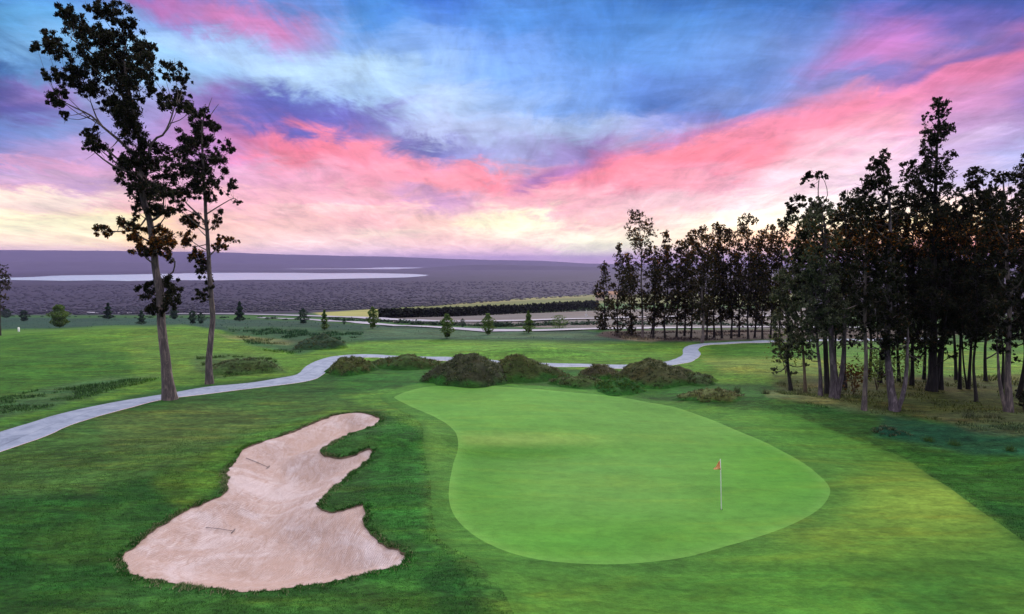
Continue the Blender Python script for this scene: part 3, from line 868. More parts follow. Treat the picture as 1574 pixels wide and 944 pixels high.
# ------------------------------------------------------------------ plant builders
def tube(acc, pts, radii, n=7):
    P = np.asarray(pts, float); k = len(P)
    t = np.gradient(P, axis=0); t /= np.linalg.norm(t, axis=1)[:, None] + 1e-9
    ref = np.array([0.0, 1.0, 0.0]); a = np.cross(t, ref); la = np.linalg.norm(a, axis=1)
    a[la < 0.05] = np.cross(t[la < 0.05], [1.0, 0, 0]); a /= np.linalg.norm(a, axis=1)[:, None]
    b = np.cross(t, a)
    th = np.linspace(0, 2 * math.pi, n, endpoint=False)
    ring = (a[:, None, :] * np.cos(th)[None, :, None] + b[:, None, :] * np.sin(th)[None, :, None]) * np.asarray(radii)[:, None, None]
    V = (P[:, None, :] + ring).reshape(-1, 3)
    off = acc['n']
    i = np.arange(k - 1)[:, None] * n + np.arange(n)[None]; j = np.arange(k - 1)[:, None] * n + (np.arange(n)[None] + 1) % n
    Fc = np.stack([i, j, j + n, i + n], -1).reshape(-1, 4) + off
    acc['v'].append(V); acc['f'].append(Fc); acc['n'] += len(V)


def tube_cap(acc, pts, radii, n=7):
    tube(acc, pts, radii, n)


def tubes_obj(name, acc, mat, parent):
    return mesh_obj(name, np.concatenate(acc['v']), np.concatenate(acc['f']), mat, parent, smooth=True)


def acc0(): return {'v': [], 'f': [], 'n': 0}


def leaves(C, L, W, droop=0.55, spread=None):
    """one drooping leaf quad per centre"""
    n = len(C)
    d = rng.normal(0, 1, (n, 3)); d[:, 2] = d[:, 2] * 0.6 - droop * 1.6
    d /= np.linalg.norm(d, axis=1)[:, None]
    s = rng.normal(0, 1, (n, 3)); s -= (s * d).sum(1)[:, None] * d; s /= np.linalg.norm(s, axis=1)[:, None] + 1e-9
    l = L * rng.uniform(0.6, 1.3, n)[:, None]; w = W * rng.uniform(0.6, 1.3, n)[:, None]
    V = np.stack([C - d * l * 0.5, C + s * w * 0.5 - d * l * 0.08, C + d * l * 0.5, C - s * w * 0.5 - d * l * 0.08], 1).reshape(-1, 3)
    return V, np.arange(n * 4).reshape(-1, 4)


def clump_points(c, r, n, sub=None, squash=0.85):
    """leaf centres of a clump: small tufts spread through a ball, denser near its rim"""
    sub = sub or max(6, int(17 * min(2.6, (r / 0.9) ** 1.3)))
    d = rng.normal(0, 1, (sub, 3)); d /= np.linalg.norm(d, axis=1)[:, None]
    rad = r * rng.uniform(0.1, 1.25, sub) ** 0.65
    sc = d * rad[:, None] * np.array([1, 1, squash]) + c
    sr = r * rng.uniform(0.07, 0.21, sub)
    k = rng.integers(0, sub, n)
    return sc[k] + rng.normal(0, 1, (n, 3)) * sr[k][:, None] * np.array([.8, .8, .8])


def make_tree(name, label, cat, group, trunks, clumps, lsize, dens, bark, leaf, rusty=0.0, branch_r=0.05, extra_limbs=(), leaf_part='crown', seg=8):
    """trunks: list of (points, radii); clumps: list of (centre, radius); everything real size in metres"""
    base = trunks[0][0][0]
    root = empty(name, tuple(float(q) for q in base), label, cat, group)
    acc = acc0(); nodes = []; 
    for P, rad in trunks:
        q = catmull(P, False, 0.5); rr = np.interp(np.linspace(0, 1, len(q)), np.linspace(0, 1, len(rad)), rad)
        flare = np.exp(-np.linspace(0, 1, len(q)) * 26) * 0.4
        q = q + np.column_stack([fbm(q[:, 2], q[:, 0], 1.6, 3, 2), fbm(q[:, 2] + 50, q[:, 0], 1.6, 4, 2), np.zeros(len(q))]) * rr[0] * 0.25
        q[0, 2] -= 0.25
        tube(acc, q, rr * (1 + flare), 10)
        nodes += [(p, r_) for p, r_ in zip(q[3:], rr[3:])]
    for P, rad in extra_limbs:
        q = catmull(P, False, 0.4); rr = np.interp(np.linspace(0, 1, len(q)), np.linspace(0, 1, len(rad)), rad)
        tube(acc, q, rr, 6); nodes += [(p, r_) for p, r_ in zip(q, rr)]
    NP = np.array([n_[0] for n_ in nodes]); NR = np.array([n_[1] for n_ in nodes])
    LV = []
    for c, r in clumps:
        c = np.asarray(c, float)
        dv = NP - c; dd = np.linalg.norm(dv, axis=1) + np.maximum(dv[:, 2] + 0.5 * np.hypot(dv[:, 0], dv[:, 1]), 0) * (2.0 if r > .45 else 0.0)
        k = int(np.argmin(dd)); s = NP[k]; L = np.linalg.norm(c - s)
        if L > 0.35:
            mid = (s + c) / 2 + np.array([rng.normal(0, .06 * L), rng.normal(0, .06 * L), -0.10 * L])
            r0 = min(NR[k] * 0.6, branch_r * (0.5 + 0.35 * L))
            q = catmull(np.array([s, mid, c]), False, max(0.3, L / 6)); tube(acc, q, np.linspace(r0, r0 * 0.3, len(q)), 5)
        for _ in range(2):      # twigs
            e = c + rng.normal(0, 1, 3) * r * 0.6
            tube(acc, np.array([c, (c + e) / 2 + rng.normal(0, .05, 3), e]), [branch_r * .35, branch_r * .25, branch_r * .1], 3)
        n = max(20, int(dens * r * r))
        LV.append(clump_points(c, r, n))
    C = np.concatenate(LV)
    V, Fc = leaves(C, lsize[0], lsize[1])
    tubes_obj('trunk', acc, bark, root)
    o = mesh_obj(leaf_part, V, Fc, leaf, root)
    if rusty:           # sunset glare painted as reddish leaves in a band above the horizon
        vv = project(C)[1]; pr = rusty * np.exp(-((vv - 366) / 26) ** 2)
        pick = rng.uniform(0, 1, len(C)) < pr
        o.data.materials.append(LEAF_GLARE); o.data.polygons.foreach_set('material_index', pick.astype(np.int32))
    return root


def px_tree(name, label, cat, group, D, trunk_px, clumps_px, **kw):
    """skeleton given in photo pixels standing in the vertical plane y = D, clumps then spread in depth"""
    trunks = []; swell = kw.pop('swell', 1.0)
    for pts, ws in trunk_px:
        P = np.array([at_depth(u, v, D) for u, v in pts]); P[0, 2] = hgt(P[0, 0], P[0, 1])
        P[1:, 1] += rng.normal(0, .25, len(P) - 1)
        trunks.append((P, [w / 2 * D / F_PX for w in ws]))
    top = trunks[0][0]
    cl = []
    for (u, v, r) in clumps_px:
        c = at_depth(u, v, D); rr = r * swell * D / F_PX
        tx = np.interp(c[2], top[:, 2], top[:, 0]); off = abs(c[0] - tx) + rr
        c[1] += rng.uniform(-1.25, .75) * min(off * 0.9, 2.8)
        k = c[1] / D; c = np.array([c[0] * k, c[1], CAM_H + (c[2] - CAM_H) * k])
        cl.append((c, rr))
    lim = [(np.array([at_depth(u, v, D) for u, v in pts]), [w / 2 * D / F_PX for w in ws]) for pts, ws in kw.pop('limbs_px', [])]
    return make_tree(name, label, cat, group, trunks, cl, extra_limbs=lim, **kw)


# ---- the two tall gums on the left
z = .3813
T1 = [(260,50,38),(300,95,45),(330,130,40),(240,25,18),(180,175,42),(150,195,22),(245,215,42),(210,150,30),(200,300,32),(175,295,14),(255,320,38),(300,290,35),(235,395,42),(265,385,22),(250,455,20),(265,475,12),
      (390,25,40),(440,30,42),(360,35,22),(500,70,40),(530,100,25),(380,140,50),(450,150,52),(320,185,40),(540,160,48),(585,200,35),(380,280,55),(340,350,48),(375,340,40),(430,230,52),(500,280,62),(470,210,50),(560,230,40),(590,270,48),
      (622,190,20),(625,240,22),(520,350,58),(460,400,44),(440,420,35),(600,300,38),(500,430,50),(620,370,32),(600,350,24),(700,285,38),(740,320,28),(665,310,24),(730,380,36),(680,420,40),(720,430,34),(770,450,36),(650,400,24),
      (380,550,40),(355,590,22),(400,600,28),(350,545,18),(435,605,18),(520,470,50),(530,540,55),(500,500,32),(500,650,44),(475,675,22),(560,620,54),(640,620,42),(600,680,54),(540,740,46),(515,715,26),(615,760,46),(680,700,40),(585,810,46),(550,850,26),(640,840,44),(660,780,44),(690,640,36),(680,850,30),
      (410,925,30),(435,920,18),(395,915,12),(510,905,34),(490,900,18),(560,925,34),(640,920,34)]
T1 = [(a * z, b * z, c * z) for a, b, c in T1]
z2 = .3602
T1 += [(a * z2, 360 + b * z2, c * z2) for a, b, c in [(560,10,35),(600,55,42),(625,85,25),(650,60,36),(700,55,45),(730,50,28),(715,98,24),(680,20,40),(640,240,40),(620,215,22),(700,215,48),(750,235,36),(720,275,42),(660,290,40),(650,320,22),(735,300,28),(690,330,20)]]
g1 = gp(262, 614); D1 = g1[1]
px_tree('eucalyptus_tree', 'tallest gum tree on the left, leaning trunk standing at the near edge of the path', 'tree', None, D1,
        [([(262,614),(257,560),(250,505),(244,450),(237,395),(229,340),(222,290),(213,230),(202,165),(196,110),(190,60)], [18,14,12.5,11.5,10,9,8,6.5,5,3.5,2]),
         ([(245,455),(250,430),(262,418),(272,402)], [5,4,3,2])],
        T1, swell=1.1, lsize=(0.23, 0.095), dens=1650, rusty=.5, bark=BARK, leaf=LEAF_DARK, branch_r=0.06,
        limbs_px=[([(216,250),(190,222),(158,195),(140,178),(110,163),(95,155)], [6,5,4,3.2,2.4,1.5]), ([(158,195),(148,180),(140,158)], [3,2.4,1.5]),
                  ([(222,290),(232,222),(250,208),(260,190),(268,165)], [5,4,4,3,2]), ([(228,330),(210,352),(180,356),(160,354)], [3,2.4,2,1.2]), ([(205,190),(180,130),(150,90),(110,60)], [5,4,3,1.5])])

T2 = [(770,455,32),(830,470,34),(800,510,40),(735,560,36),(745,620,42),(780,580,50),(820,560,40),(870,520,24),(850,500,30),(900,590,30),(930,610,20),(880,640,34),(905,690,26),(850,640,44),(780,680,46),(730,690,32),
      (800,740,50),(760,780,44),(830,790,36),(720,840,30),(700,780,30),(760,870,34),(870,740,34),(900,770,18),(940,745,22),(925,735,14),(960,818,13),(945,812,8),(880,870,28),(860,900,24),(790,910,34),(770,890,28),(820,690,44)]
T2 = [(a * z, b * z, c * z) for a, b, c in T2]
T2 += [(a * z2, 360 + b * z2, c * z2) for a, b, c in [(800,15,34),(790,45,20),(940,30,34),(925,60,26),(965,60,14),(985,20,10),(1000,32,7),(1022,32,6),(850,95,36),(820,100,18),(880,140,30),(850,150,22),(880,190,26),(895,240,22),(860,250,28),(845,270,20),(870,285,14),(830,70,20)]]
D2 = gp(322, 590)[1]
px_tree('eucalyptus_tree', 'slimmer second gum tree on the left, straight trunk standing behind the path', 'tree', None, D2,
        [([(322,591),(322,545),(325,490),(322,440),(320,395),(317,345),(314,300),(312,250),(312,200),(318,170)], [11,9,8,7.5,6.5,5.5,5,4,3,2])],
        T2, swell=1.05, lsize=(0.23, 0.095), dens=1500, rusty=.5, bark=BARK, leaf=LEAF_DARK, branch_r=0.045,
        limbs_px=[([(318,345),(305,330),(292,318),(275,300)], [3,2.5,2,1.2]), ([(316,330),(345,312),(360,305),(370,311)], [2.4,1.8,1.4,.8]), ([(320,395),(342,375),(358,368),(368,370)], [2.6,2,1.4,.8]), ([(318,175),(322,160),(326,150)], [2,1.2,.6]), ([(318,185),(330,168),(336,160)], [1.6,1.2,.6])])


# ---- the grove on the right
def rand_tree(name, label, group, ub, vb, ut, vt, w, vc, hw, leaf, bark, lsize, dens, n=None, stems=1, Dshift=0.0, topthin=0.4, lean=0):
    g = gp(ub, vb); D = g[1] + Dshift
    k = F_PX / D
    mids = np.linspace(0, 1, 6); tops = []
    pts = [(ub + (ut - ub) * (t ** 1.3) + (random.uniform(-2, 2) if 0 < t < 1 else 0), vb + (vt - vb) * t) for t in mids]
    ws = np.interp(mids, [0, .2, .7, 1], [w * .85, w * .6, w * .32, w * .10])
    trunk_px = [(pts, list(ws))]
    for s in range(stems - 1):
        du = random.choice([-1, 1]) * random.uniform(0.6, 1.2) * w * (1 + s * .5); vt2 = vb + (vt - vb) * random.uniform(.30, .48)
        trunk_px.append(([(ub + du * .25, vb), (ub + du * .8, vb + (vt2 - vb) * .3), (ub + du * 1.4, vt2)], [w * .5, w * .34, w * .08])); tops.append((ub + du * 1.4, vt2))
    H = vc - vt
    n = n or int(max(11, H / hw * 6.6))
    cl = []
    for i in range(n):
        t = (i + random.uniform(0, .9)) / n            # 0 at crown foot, 1 at top
        prof = (0.55 + 0.45 * math.sin(math.pi * min(1, (t + .12) * .8))) if t < .55 else (1 - (t - .55) / .45 * (1 - topthin))
        rr = hw * random.uniform(.30, .50) * (.6 + .4 * prof)
        a = random.uniform(-1, 1); du = a * max(0.0, hw * prof - rr * .6)
        cu = np.interp(1 - t, [0, 1], [ut, ut + (ub - ut) * .55]) + du
        cl.append((cu, vc - H * t + rr * .6 * (t) , rr))
    for _ in range(7 if hw > 20 else 2):
        cl.append((ub + random.uniform(-1, 1) * hw * 1.1, vc + random.uniform(-60, 26 if hw > 20 else 6), hw * random.uniform(.14, .26)))
    for tu, tv in tops: cl += [(tu, tv, hw * .34), (tu + 3, tv + hw * .5, hw * .36), (tu - 3, tv - hw * .4, hw * .3)]
    cl.append((ut, vt + hw * .22, hw * .24))
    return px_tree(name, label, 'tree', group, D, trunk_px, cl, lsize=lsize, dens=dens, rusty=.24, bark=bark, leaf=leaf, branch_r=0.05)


GG = 'gum trees of the grove on the right'
GROVE = [ # ub vb ut vt w vc hw leaf bark stems label
 (1216,600,1206,408,7,545,25,LEAF_MID,BARK_DARK,1,'small leafy gum at the left end of the right grove'),
 (1238,605,1226,330,6,535,24,LEAF_MID,BARK_TAN,1,'thin gum with tan stem, second trunk from the left in the right grove'),
 (1261,609,1250,395,8,520,26,LEAF_MID,BARK_PALE,1,'short gum with straight pale purplish trunk, third from the left in the right grove'),
 (1282,612,1262,300,15,500,32,LEAF_MID,BARK_PALE,3,'gum with several pale stems joined at the foot, left part of the right grove'),
 (1328,630,1332,272,9,500,30,LEAF_DARK,BARK,1,'gum with slim mottled trunk standing in front of the yellowish undergrowth'),
 (1298,596,1303,292,8,500,28,LEAF_DARK,BARK_DARK,1,'dark gum just behind the many-stemmed one in the right grove'),
 (1374,631,1357,232,15,540,30,LEAF_DARK,BARK_PALE,2,'gum with thick pale purple forked foot at the front edge of the grove'),
 (1352,588,1385,298,7,490,34,LEAF_DARK,BARK_DARK,1,'slim gum leaning right behind the forked purple trunk'),
 (1432,601,1440,150,16,530,36,LEAF_DARK,BARK_DARK,2,'tallest gum of the right grove with very thick dark trunk'),
 (1402,592,1405,245,7,510,31,LEAF_DARK,BARK_DARK,1,'dark gum between the forked purple trunk and the thick dark one'),
 (1446,599,1472,290,8,500,30,LEAF_DARK,BARK_DARK,1,'gum leaning right from the foot of the thick dark trunk'),
 (1475,598,1497,255,6,510,29,LEAF_DARK,BARK_DARK,1,'first of the thin stems right of the tallest gum'),
 (1488,598,1521,300,6,500,27,LEAF_DARK,BARK_DARK,2,'forked thin stem right of the tallest gum'),
 (1501,618,1500,330,6,520,24,LEAF_DARK,BARK_DARK,1,'thin dark gum standing alone nearer than its neighbours'),
 (1551,633,1545,262,13,520,33,LEAF_DARK,BARK,2,'gum with thick greyish trunk near the right edge of the photo'),
 (1566,611,1580,240,9,500,34,LEAF_DARK,BARK_DARK,1,'dark gum at the very right edge behind the greyish trunk'),
 (1540,598,1518,285,5,490,28,LEAF_DARK,BARK_DARK,1,'thin gum leaning left near the right edge'),
 (1604,628,1612,228,12,520,42,LEAF_DARK,BARK_DARK,1,'gum cut by the right edge of the photo'),
 (1336,582,1318,300,6,490,32,LEAF_DARK,BARK_DARK,1,'gum at the back of the grove behind the slim mottled trunk'),
 (1470,584,1455,310,6,500,36,LEAF_DARK,BARK_DARK,1,'gum at the back of the grove behind the tallest one'),
 (1420,583,1426,330,6,495,34,LEAF_DARK,BARK_DARK,1,'back gum left of the tallest trunk'),
 (1515,586,1535,320,6,500,36,LEAF_DARK,BARK_DARK,1,'back gum between the thin dark stem and the right edge'),
 (1286,588,1282,330,6,500,30,LEAF_DARK,BARK_DARK,1,'back gum behind the many-stemmed foot'),
 (1382,586,1368,350,6,505,34,LEAF_DARK,BARK_DARK,1,'back gum seen through the middle of the grove'),
]
for (ub, vb, ut, vt, w, vc, hw, lf, bk, st, lab) in GROVE:
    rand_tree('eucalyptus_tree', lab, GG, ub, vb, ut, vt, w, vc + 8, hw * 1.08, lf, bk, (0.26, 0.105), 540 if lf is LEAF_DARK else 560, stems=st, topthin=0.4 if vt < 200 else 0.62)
# bare-necked top that sticks out above the left part of the grove
D = gp(1270, 606)[1]
px_tree('eucalyptus_tree', 'gum with bare neck and flat tuft sticking out above the left of the grove', 'tree', GG, D,
        [([(1272,606),(1268,520),(1262,430),(1260,340),(1262,300),(1256,272)], [8,7,6,4,2,1])],
        [(1240,270,8),(1250,266,9),(1262,269,8),(1270,271,5),(1236,280,6),(1248,285,4),(1225,308,12),(1216,322,13),(1208,340,10),(1232,315,6),(1258,325,16),(1250,345,20),(1240,380,24),(1258,400,26),(1250,430,24),(1240,450,24),(1262,480,22)],
        lsize=(0.27, 0.115), dens=900, bark=BARK_DARK, leaf=LEAF_DARK, branch_r=0.04,
        limbs_px=[([(1262,320),(1272,300),(1268,280),(1262,268)], [1.6,1.2,1,.6]), ([(1260,345),(1240,320),(1222,312),(1210,325)], [2,1.5,1.2,.6])])

# ---- the far row
GF = 'gum trees of the far row'
FAR = [ # ub vb ut vt w vc hw  label
 (930,507,928,402,3,505,13,'small separate gum at the left end of the far row'),
 (950,512,952,372,3,500,11,'narrow gum second from the left end of the far row'),
 (972,515,964,388,4,505,12,'narrow dark gum third from the left end of the far row'),
 (988,520,983,322,5,470,21,'tallest gum of the far row with bare neck and flat top near its left end'),
 (1004,519,1008,378,4,490,13,'fifth gum from the left end of the far row'),
 (1001,514,1024,352,3,480,12,'pointed gum just right of the tallest one in the far row'),
 (1022,520,1030,375,4,490,14,'seventh gum from the left end of the far row'),
 (1040,518,1044,368,4,485,15,'eighth gum from the left end of the far row'),
 (1052,516,1058,360,4,490,15,'ninth gum from the left end of the far row'),
 (1062,520,1066,352,4,485,15,'tenth gum from the left end of the far row'),
 (1079,527,1078,346,6,480,17,'gum with pale foot nearest the bend of the path in the far row'),
 (1086,522,1090,362,4,490,15,'gum directly right of the pale-footed one in the far row'),
 (1098,519,1102,340,4,480,16,'full gum in the middle of the far row, leaning slightly right'),
 (1110,520,1112,346,4,485,16,'middle gum with rounded head in the far row'),
 (1124,520,1122,350,4,480,16,'seventh gum from the right end of the far row'),
 (1136,518,1136,366,4,490,15,'low dark gum left of the spreading thin top in the far row'),
 (1150,521,1151,330,4,470,22,'gum with thin spreading airy top in the right half of the far row'),
 (1160,519,1163,372,4,490,16,'low gum right of the airy top in the far row'),
 (1172,521,1172,352,4,485,16,'third gum from the right end of the far row'),
 (1184,520,1188,345,4,480,17,'second gum from the right end of the far row'),
 (1198,521,1203,338,4,480,17,'right end gum of the far row, partly behind the near grove'),
]
for q in FAR:
    ub, vb, ut, vt, w, vc, hw, lab = q
    airy = vt < 335
    rand_tree('eucalyptus_tree', lab, GF, ub, vb, ut, vt, w, vc + 8, hw * 1.25, LEAF_FAR, BARK if w > 4.5 else BARK_DARK, (0.38, 0.155), 150 if airy else 185, topthin=0.75 if airy else 0.4)


# ------------------------------------------------------------------ small trees and bushes
def sapling(u, vb, h, hw, label, cat='tree', leaf=LEAF_SAP, cone=True, group=None, name='sapling_tree'):
    g = gp(u, vb); D = math.hypot(g[0], g[1]); hm = h * 1.1 * g[1] / F_PX; wm = hw * 1.35 * g[1] / F_PX
    root = empty(name, tuple(float(q) for q in g), label, cat, group)
    acc = acc0()
    tube(acc, np.array([g + [0, 0, -.1], g + [.02, 0, hm * .5], g + [0, 0, hm * .97]]), [0.035 * hm ** .5, .03 * hm ** .5, .006], 6)
    C = []
    n = int(900 * min(3, hm / 2.5))
    t = rng.uniform(0.06, 1, n)
    if cone: prof = (1 - t) ** 0.75 * (0.75 + .35 * np.sin(t * 24 + u)) + .04
    else: prof = np.sin(np.pi * np.clip(t, 0.03, .97)) ** .55 * (0.85 + .25 * np.sin(t * 17 + u))
    a = rng.uniform(0, 2 * np.pi, n); rad = prof * wm * rng.uniform(.2, 1, n) ** .5 * (1 + .25 * np.sin(a * 3 + u))
    C = g + np.stack([np.cos(a) * rad, np.sin(a) * rad, t * hm], 1)
    ls = max(0.10, hm * .055)
    for _ in range(8):
        k = rng.integers(0, n); tube(acc, np.array([g + [0, 0, max(.1, C[k, 2] - g[2] - .2)], C[k]]), [.015, .004], 3)
    V, Fc = leaves(C, ls * 1.7, ls * .8, droop=-0.1)
    tubes_obj('trunk', acc, BARK_DARK, root); mesh_obj('crown', V, Fc, leaf, root)
    return root


SAP = [
 (10,489,15,8,0,1,'dark round young tree at the far left edge beyond the fairway'),
 (37,494,18,6,0,1,'dark young tree between the far left edge and the broad green one'),
 (92,504,32,10,0,0,'broad green young tree on the far left fairway edge'),
 (167,491,27,7,1,1,'pointed young conifer on the crest left of the tall gums'),
 (218,499,23,7,1,1,'small pointed young tree left of the leaning gum trunk'),
 (268,491,20,6,0,1,'dim young tree just right of the leaning gum trunk'),
 (296,498,22,6,0,1,'dim young tree left of the slimmer gum trunk'),
 (309,498,18,6,0,1,'faint young tree touching the slimmer gum trunk on its left'),
 (369,494,32,7,1,1,'spiky dark young conifer right of the slimmer gum'),
 (466,498,25,8,0,1,'dark round-headed young tree standing by the road bend'),
 (499,507,28,6,1,0,'narrow green young tree behind the dark shrubby hump'),
 (573,505,30,7,0,0,'yellow green oval young tree in front of the tan field'),
 (687,520,34,8,0,0,'first of three bright green young trees in front of the hedge'),
 (750,515,30,8,0,0,'middle of three bright green young trees in front of the hedge'),
 (812,512,31,8,1,0,'right of three bright green young trees in front of the hedge'),
 (860,505,19,12,0,0,'low wide young tree right of the three bright green ones'),
 (711,503,14,4,0,1,'tiny dark tree by the road between two bright green young trees'),
 (529,499,12,3,0,1,'tiny dark tree by the road left of the yellow green oval one'),
]
for (u, vb, h, hw, cone, dk, lab) in SAP:
    if dk: h, hw = h * .86, hw * .85
    sapling(u, vb, h, hw, lab, leaf=LEAF_TEAL if dk else LEAF_SAP, cone=bool(cone))

# far tree at the left edge of the picture
px_tree('eucalyptus_tree', 'dim reddish tree cut by the left edge of the photo', 'tree', None, 118.0,
        [([(-3,494),(-2,450),(0,405)], [6, 4, 1])], [(0,412,9),(7,425,10),(-8,420,12),(8,440,9),(-4,440,12),(2,455,10),(9,432,6),(-10,460,10),(3,470,6)],
        lsize=(0.4, 0.2), dens=110, bark=BARK_DARK, leaf=LEAF_FAR, branch_r=.05)

# roadside shrubs in rows
shr_src = None
GS = 'dark shrubs along the road'


def shrub_mesh(seed):
    r_ = np.random.default_rng(seed)
    n = 90; d = r_.normal(0, 1, (n, 3)); d /= np.linalg.norm(d, axis=1)[:, None]; d[:, 2] = np.abs(d[:, 2])
    C = d * r_.uniform(.4, 1, n)[:, None] * np.array([1, 1, .9]); C[:, 2] += .05
    V, Fc = leaves(C, .42, .26, droop=-0.1)
    return V, Fc


SH = [mesh_obj('roadside_shrub', *shrub_mesh(100 + i), LEAF_TEAL) for i in range(3)]
placed = 0
spots = []
for u in np.arange(500, 930, 8.3):
    vv = np.interp(u, [500,583,640,679,760,821,921], [491.5,495,498.3,500,502,501,498.5])
    spots.append((u + random.uniform(-2.6, 2.6), vv + random.uniform(-.5, .5), random.uniform(.55, 1.25)))
for u in np.arange(932, 1185, 13): spots.append((u + random.uniform(-4, 4), 500 + random.uniform(-1, 1), random.uniform(.6, 1.1)))
for u in np.arange(4, 470, 14.5):
    vv = np.interp(u, [0,200,400,470], [486,488,489.5,492]); spots.append((u + random.uniform(-5, 5), vv + random.uniform(-1, 1.2), random.uniform(.5, 1.2)))
for (u, vv, s) in spots:
    g = gp(u, vv)
    if placed < 3: o = SH[placed]
    else:
        o = SH[placed % 3].copy(); COL.objects.link(o)
    o.location = g - np.array([0, 0, .08]); o.rotation_euler = (0, 0, random.uniform(0, 6.28)); o.scale = (s * 1.3, s * 1.3, s)
    tag(o, 'low dark shrub in the row along the pale road', 'shrub', GS)
    placed += 1


# undergrowth inside the grove
def bush(u, vb, hw, h, label, leaf, n=500, ls=.16, name='shrub', group=None, stems=5):
    g = gp(u, vb); k = g[1] / F_PX; wm, hm = hw * k, h * k
    root = empty(name, tuple(float(q) for q in g), label, 'shrub', group)
    acc = acc0(); C = []
    for s in range(stems):
        a = random.uniform(0, 6.28); e = g + np.array([math.cos(a) * wm * random.uniform(.3, .9), math.sin(a) * wm * .6, hm * random.uniform(.6, 1)])
        tube(acc, np.array([g + [0, 0, -.05], (g + e) / 2 + [0, 0, hm * .1], e]), [.03, .02, .006], 4)
        C.append(clump_points((g + e) / 2 + [0, 0, hm * .12], max(wm, hm) * .38, n // stems // 2)); C.append(clump_points(e, max(wm, hm) * .3, n // stems // 2))
    C = np.concatenate(C); C[:, 2] = np.maximum(C[:, 2], g[2] + .05)
    V, Fc = leaves(C, ls * 1.6, ls * .8, droop=.1)
    tubes_obj('stem', acc, BARK_TAN, root); mesh_obj('foliage', V, Fc, leaf, root)


bush(1312, 606, 22, 48, 'rust-brown sapling clump left of the slim mottled trunk in the grove', LEAF_RUST, 420)
bush(1348, 600, 30, 66, 'yellow green undergrowth right of the slim mottled trunk in the grove', LEAF_BUSH, 620)
bush(1398, 590, 22, 62, 'green leafy undergrowth right of the forked purple trunk', LEAF_BUSH, 520)
bush(1208, 575, 20, 60, 'hanging yellow green bush at the left end of the grove', LEAF_BUSH, 420)
bush(1362, 590, 16, 22, 'low dark bush beside the forked purple trunk', LEAF_DARK, 300)
bush(1574, 632, 14, 30, 'dark low bush at the foot of the greyish trunk on the right edge', LEAF_DARK, 300)

# hedge beyond the road
def hedge():
    a = ground_at(np.linspace(584, 920, 90), np.interp(np.linspace(584, 920, 90), [584,700,800,920], [489,486.5,482,477]))
    tops = np.interp(np.linspace(584, 920, 90), [584,640,700,800,920], [474.5,474,471.5,467,460.5])
    hh = (np.interp(np.linspace(584, 920, 90), [584,700,800,920], [489,486.5,482,477]) - tops) * a[:, 1] / F_PX
    V = []
    n = 26000
    t = rng.uniform(0, 89, n); i = t.astype(int); f = (t - i)[:, None]
    base = a[i] * (1 - f) + a[np.minimum(i + 1, 89)] * f
    h = hh[i] * (0.92 + .10 * np.sin(t * 4.1) * np.sin(t * 1.7) + .10 * fbm(t, t * 0, 2.5, 3, 2)) 
    q = rng.uniform(0, 1, n) ** .7
    side = rng.normal(0, 1, n)
    C = base + np.stack([np.zeros(n), side * 1.6 * np.sqrt(1 - q * .6), q * h], 1)
    V, Fc = leaves(C, 1.0, .55, droop=0.0)
    o = mesh_obj('hedge', V, Fc, LEAF_TEAL2); tag(o, 'long dark clipped hedge beyond the road in front of the pale green field', 'hedge')


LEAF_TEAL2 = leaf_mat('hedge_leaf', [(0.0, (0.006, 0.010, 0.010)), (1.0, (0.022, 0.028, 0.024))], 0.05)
hedge()

# scrub covering the plain: nobody could count it
def scrubland():
    n = 16000
    r = 520 * np.exp(rng.uniform(0, 1, n) * math.log(3000 / 520)); a = rng.uniform(-R(47), R(47), n)
    x, y = r * np.sin(a), r * np.cos(a); z = hgt(x, y)
    P = np.stack([x, y, z], 1); u, v = project(P)
    fp = np.array([(480,482),(586,476),(700,468.5),(820,459.5),(915,454.5),(1250,453),(1250,505),(583,494),(500,487)], float)
    ok = ~inside(np.stack([u, v], 1), fp) & (v > 431.5) & (v < 484)
    P = P[ok]; r = r[ok]; n = len(P)
    s = rng.uniform(0.9, 2.6, n) * np.interp(r, [500, 1200, 3000], [.55, 1.0, 1.7])
    t = (1 + 5 ** .5) / 2
    ico = np.array([(-1,t,0),(1,t,0),(-1,-t,0),(1,-t,0),(0,-1,t),(0,1,t),(0,-1,-t),(0,1,-t),(t,0,-1),(t,0,1),(-t,0,-1),(-t,0,1)]) / 1.9
    fi = np.array([(0,11,5),(0,5,1),(0,1,7),(0,7,10),(0,10,11),(1,5,9),(5,11,4),(11,10,2),(10,7,6),(7,1,8),(3,9,4),(3,4,2),(3,2,6),(3,6,8),(3,8,9),(4,9,5),(2,4,11),(6,2,10),(8,6,7),(9,8,1)])
    V = ico[None] * (1 + rng.normal(0, .16, (n, 12, 1))) * s[:, None, None] * np.array([1.7, 1.5, .45]) + P[:, None, :] + np.array([0, 0, .5])
    Fc = (fi[None] + (np.arange(n) * 12)[:, None, None]).reshape(-1, 3)
    o = mesh_obj('scrubland', V.reshape(-1, 3), Fc, leaf_mat('scrub', [(0, (0.020, 0.019, 0.038)), (1, (0.030, 0.027, 0.052))], 0.0))
    tag(o, 'dusky scrub and low trees covering the plain below the course', 'scrub', kind='stuff')


scrubland()


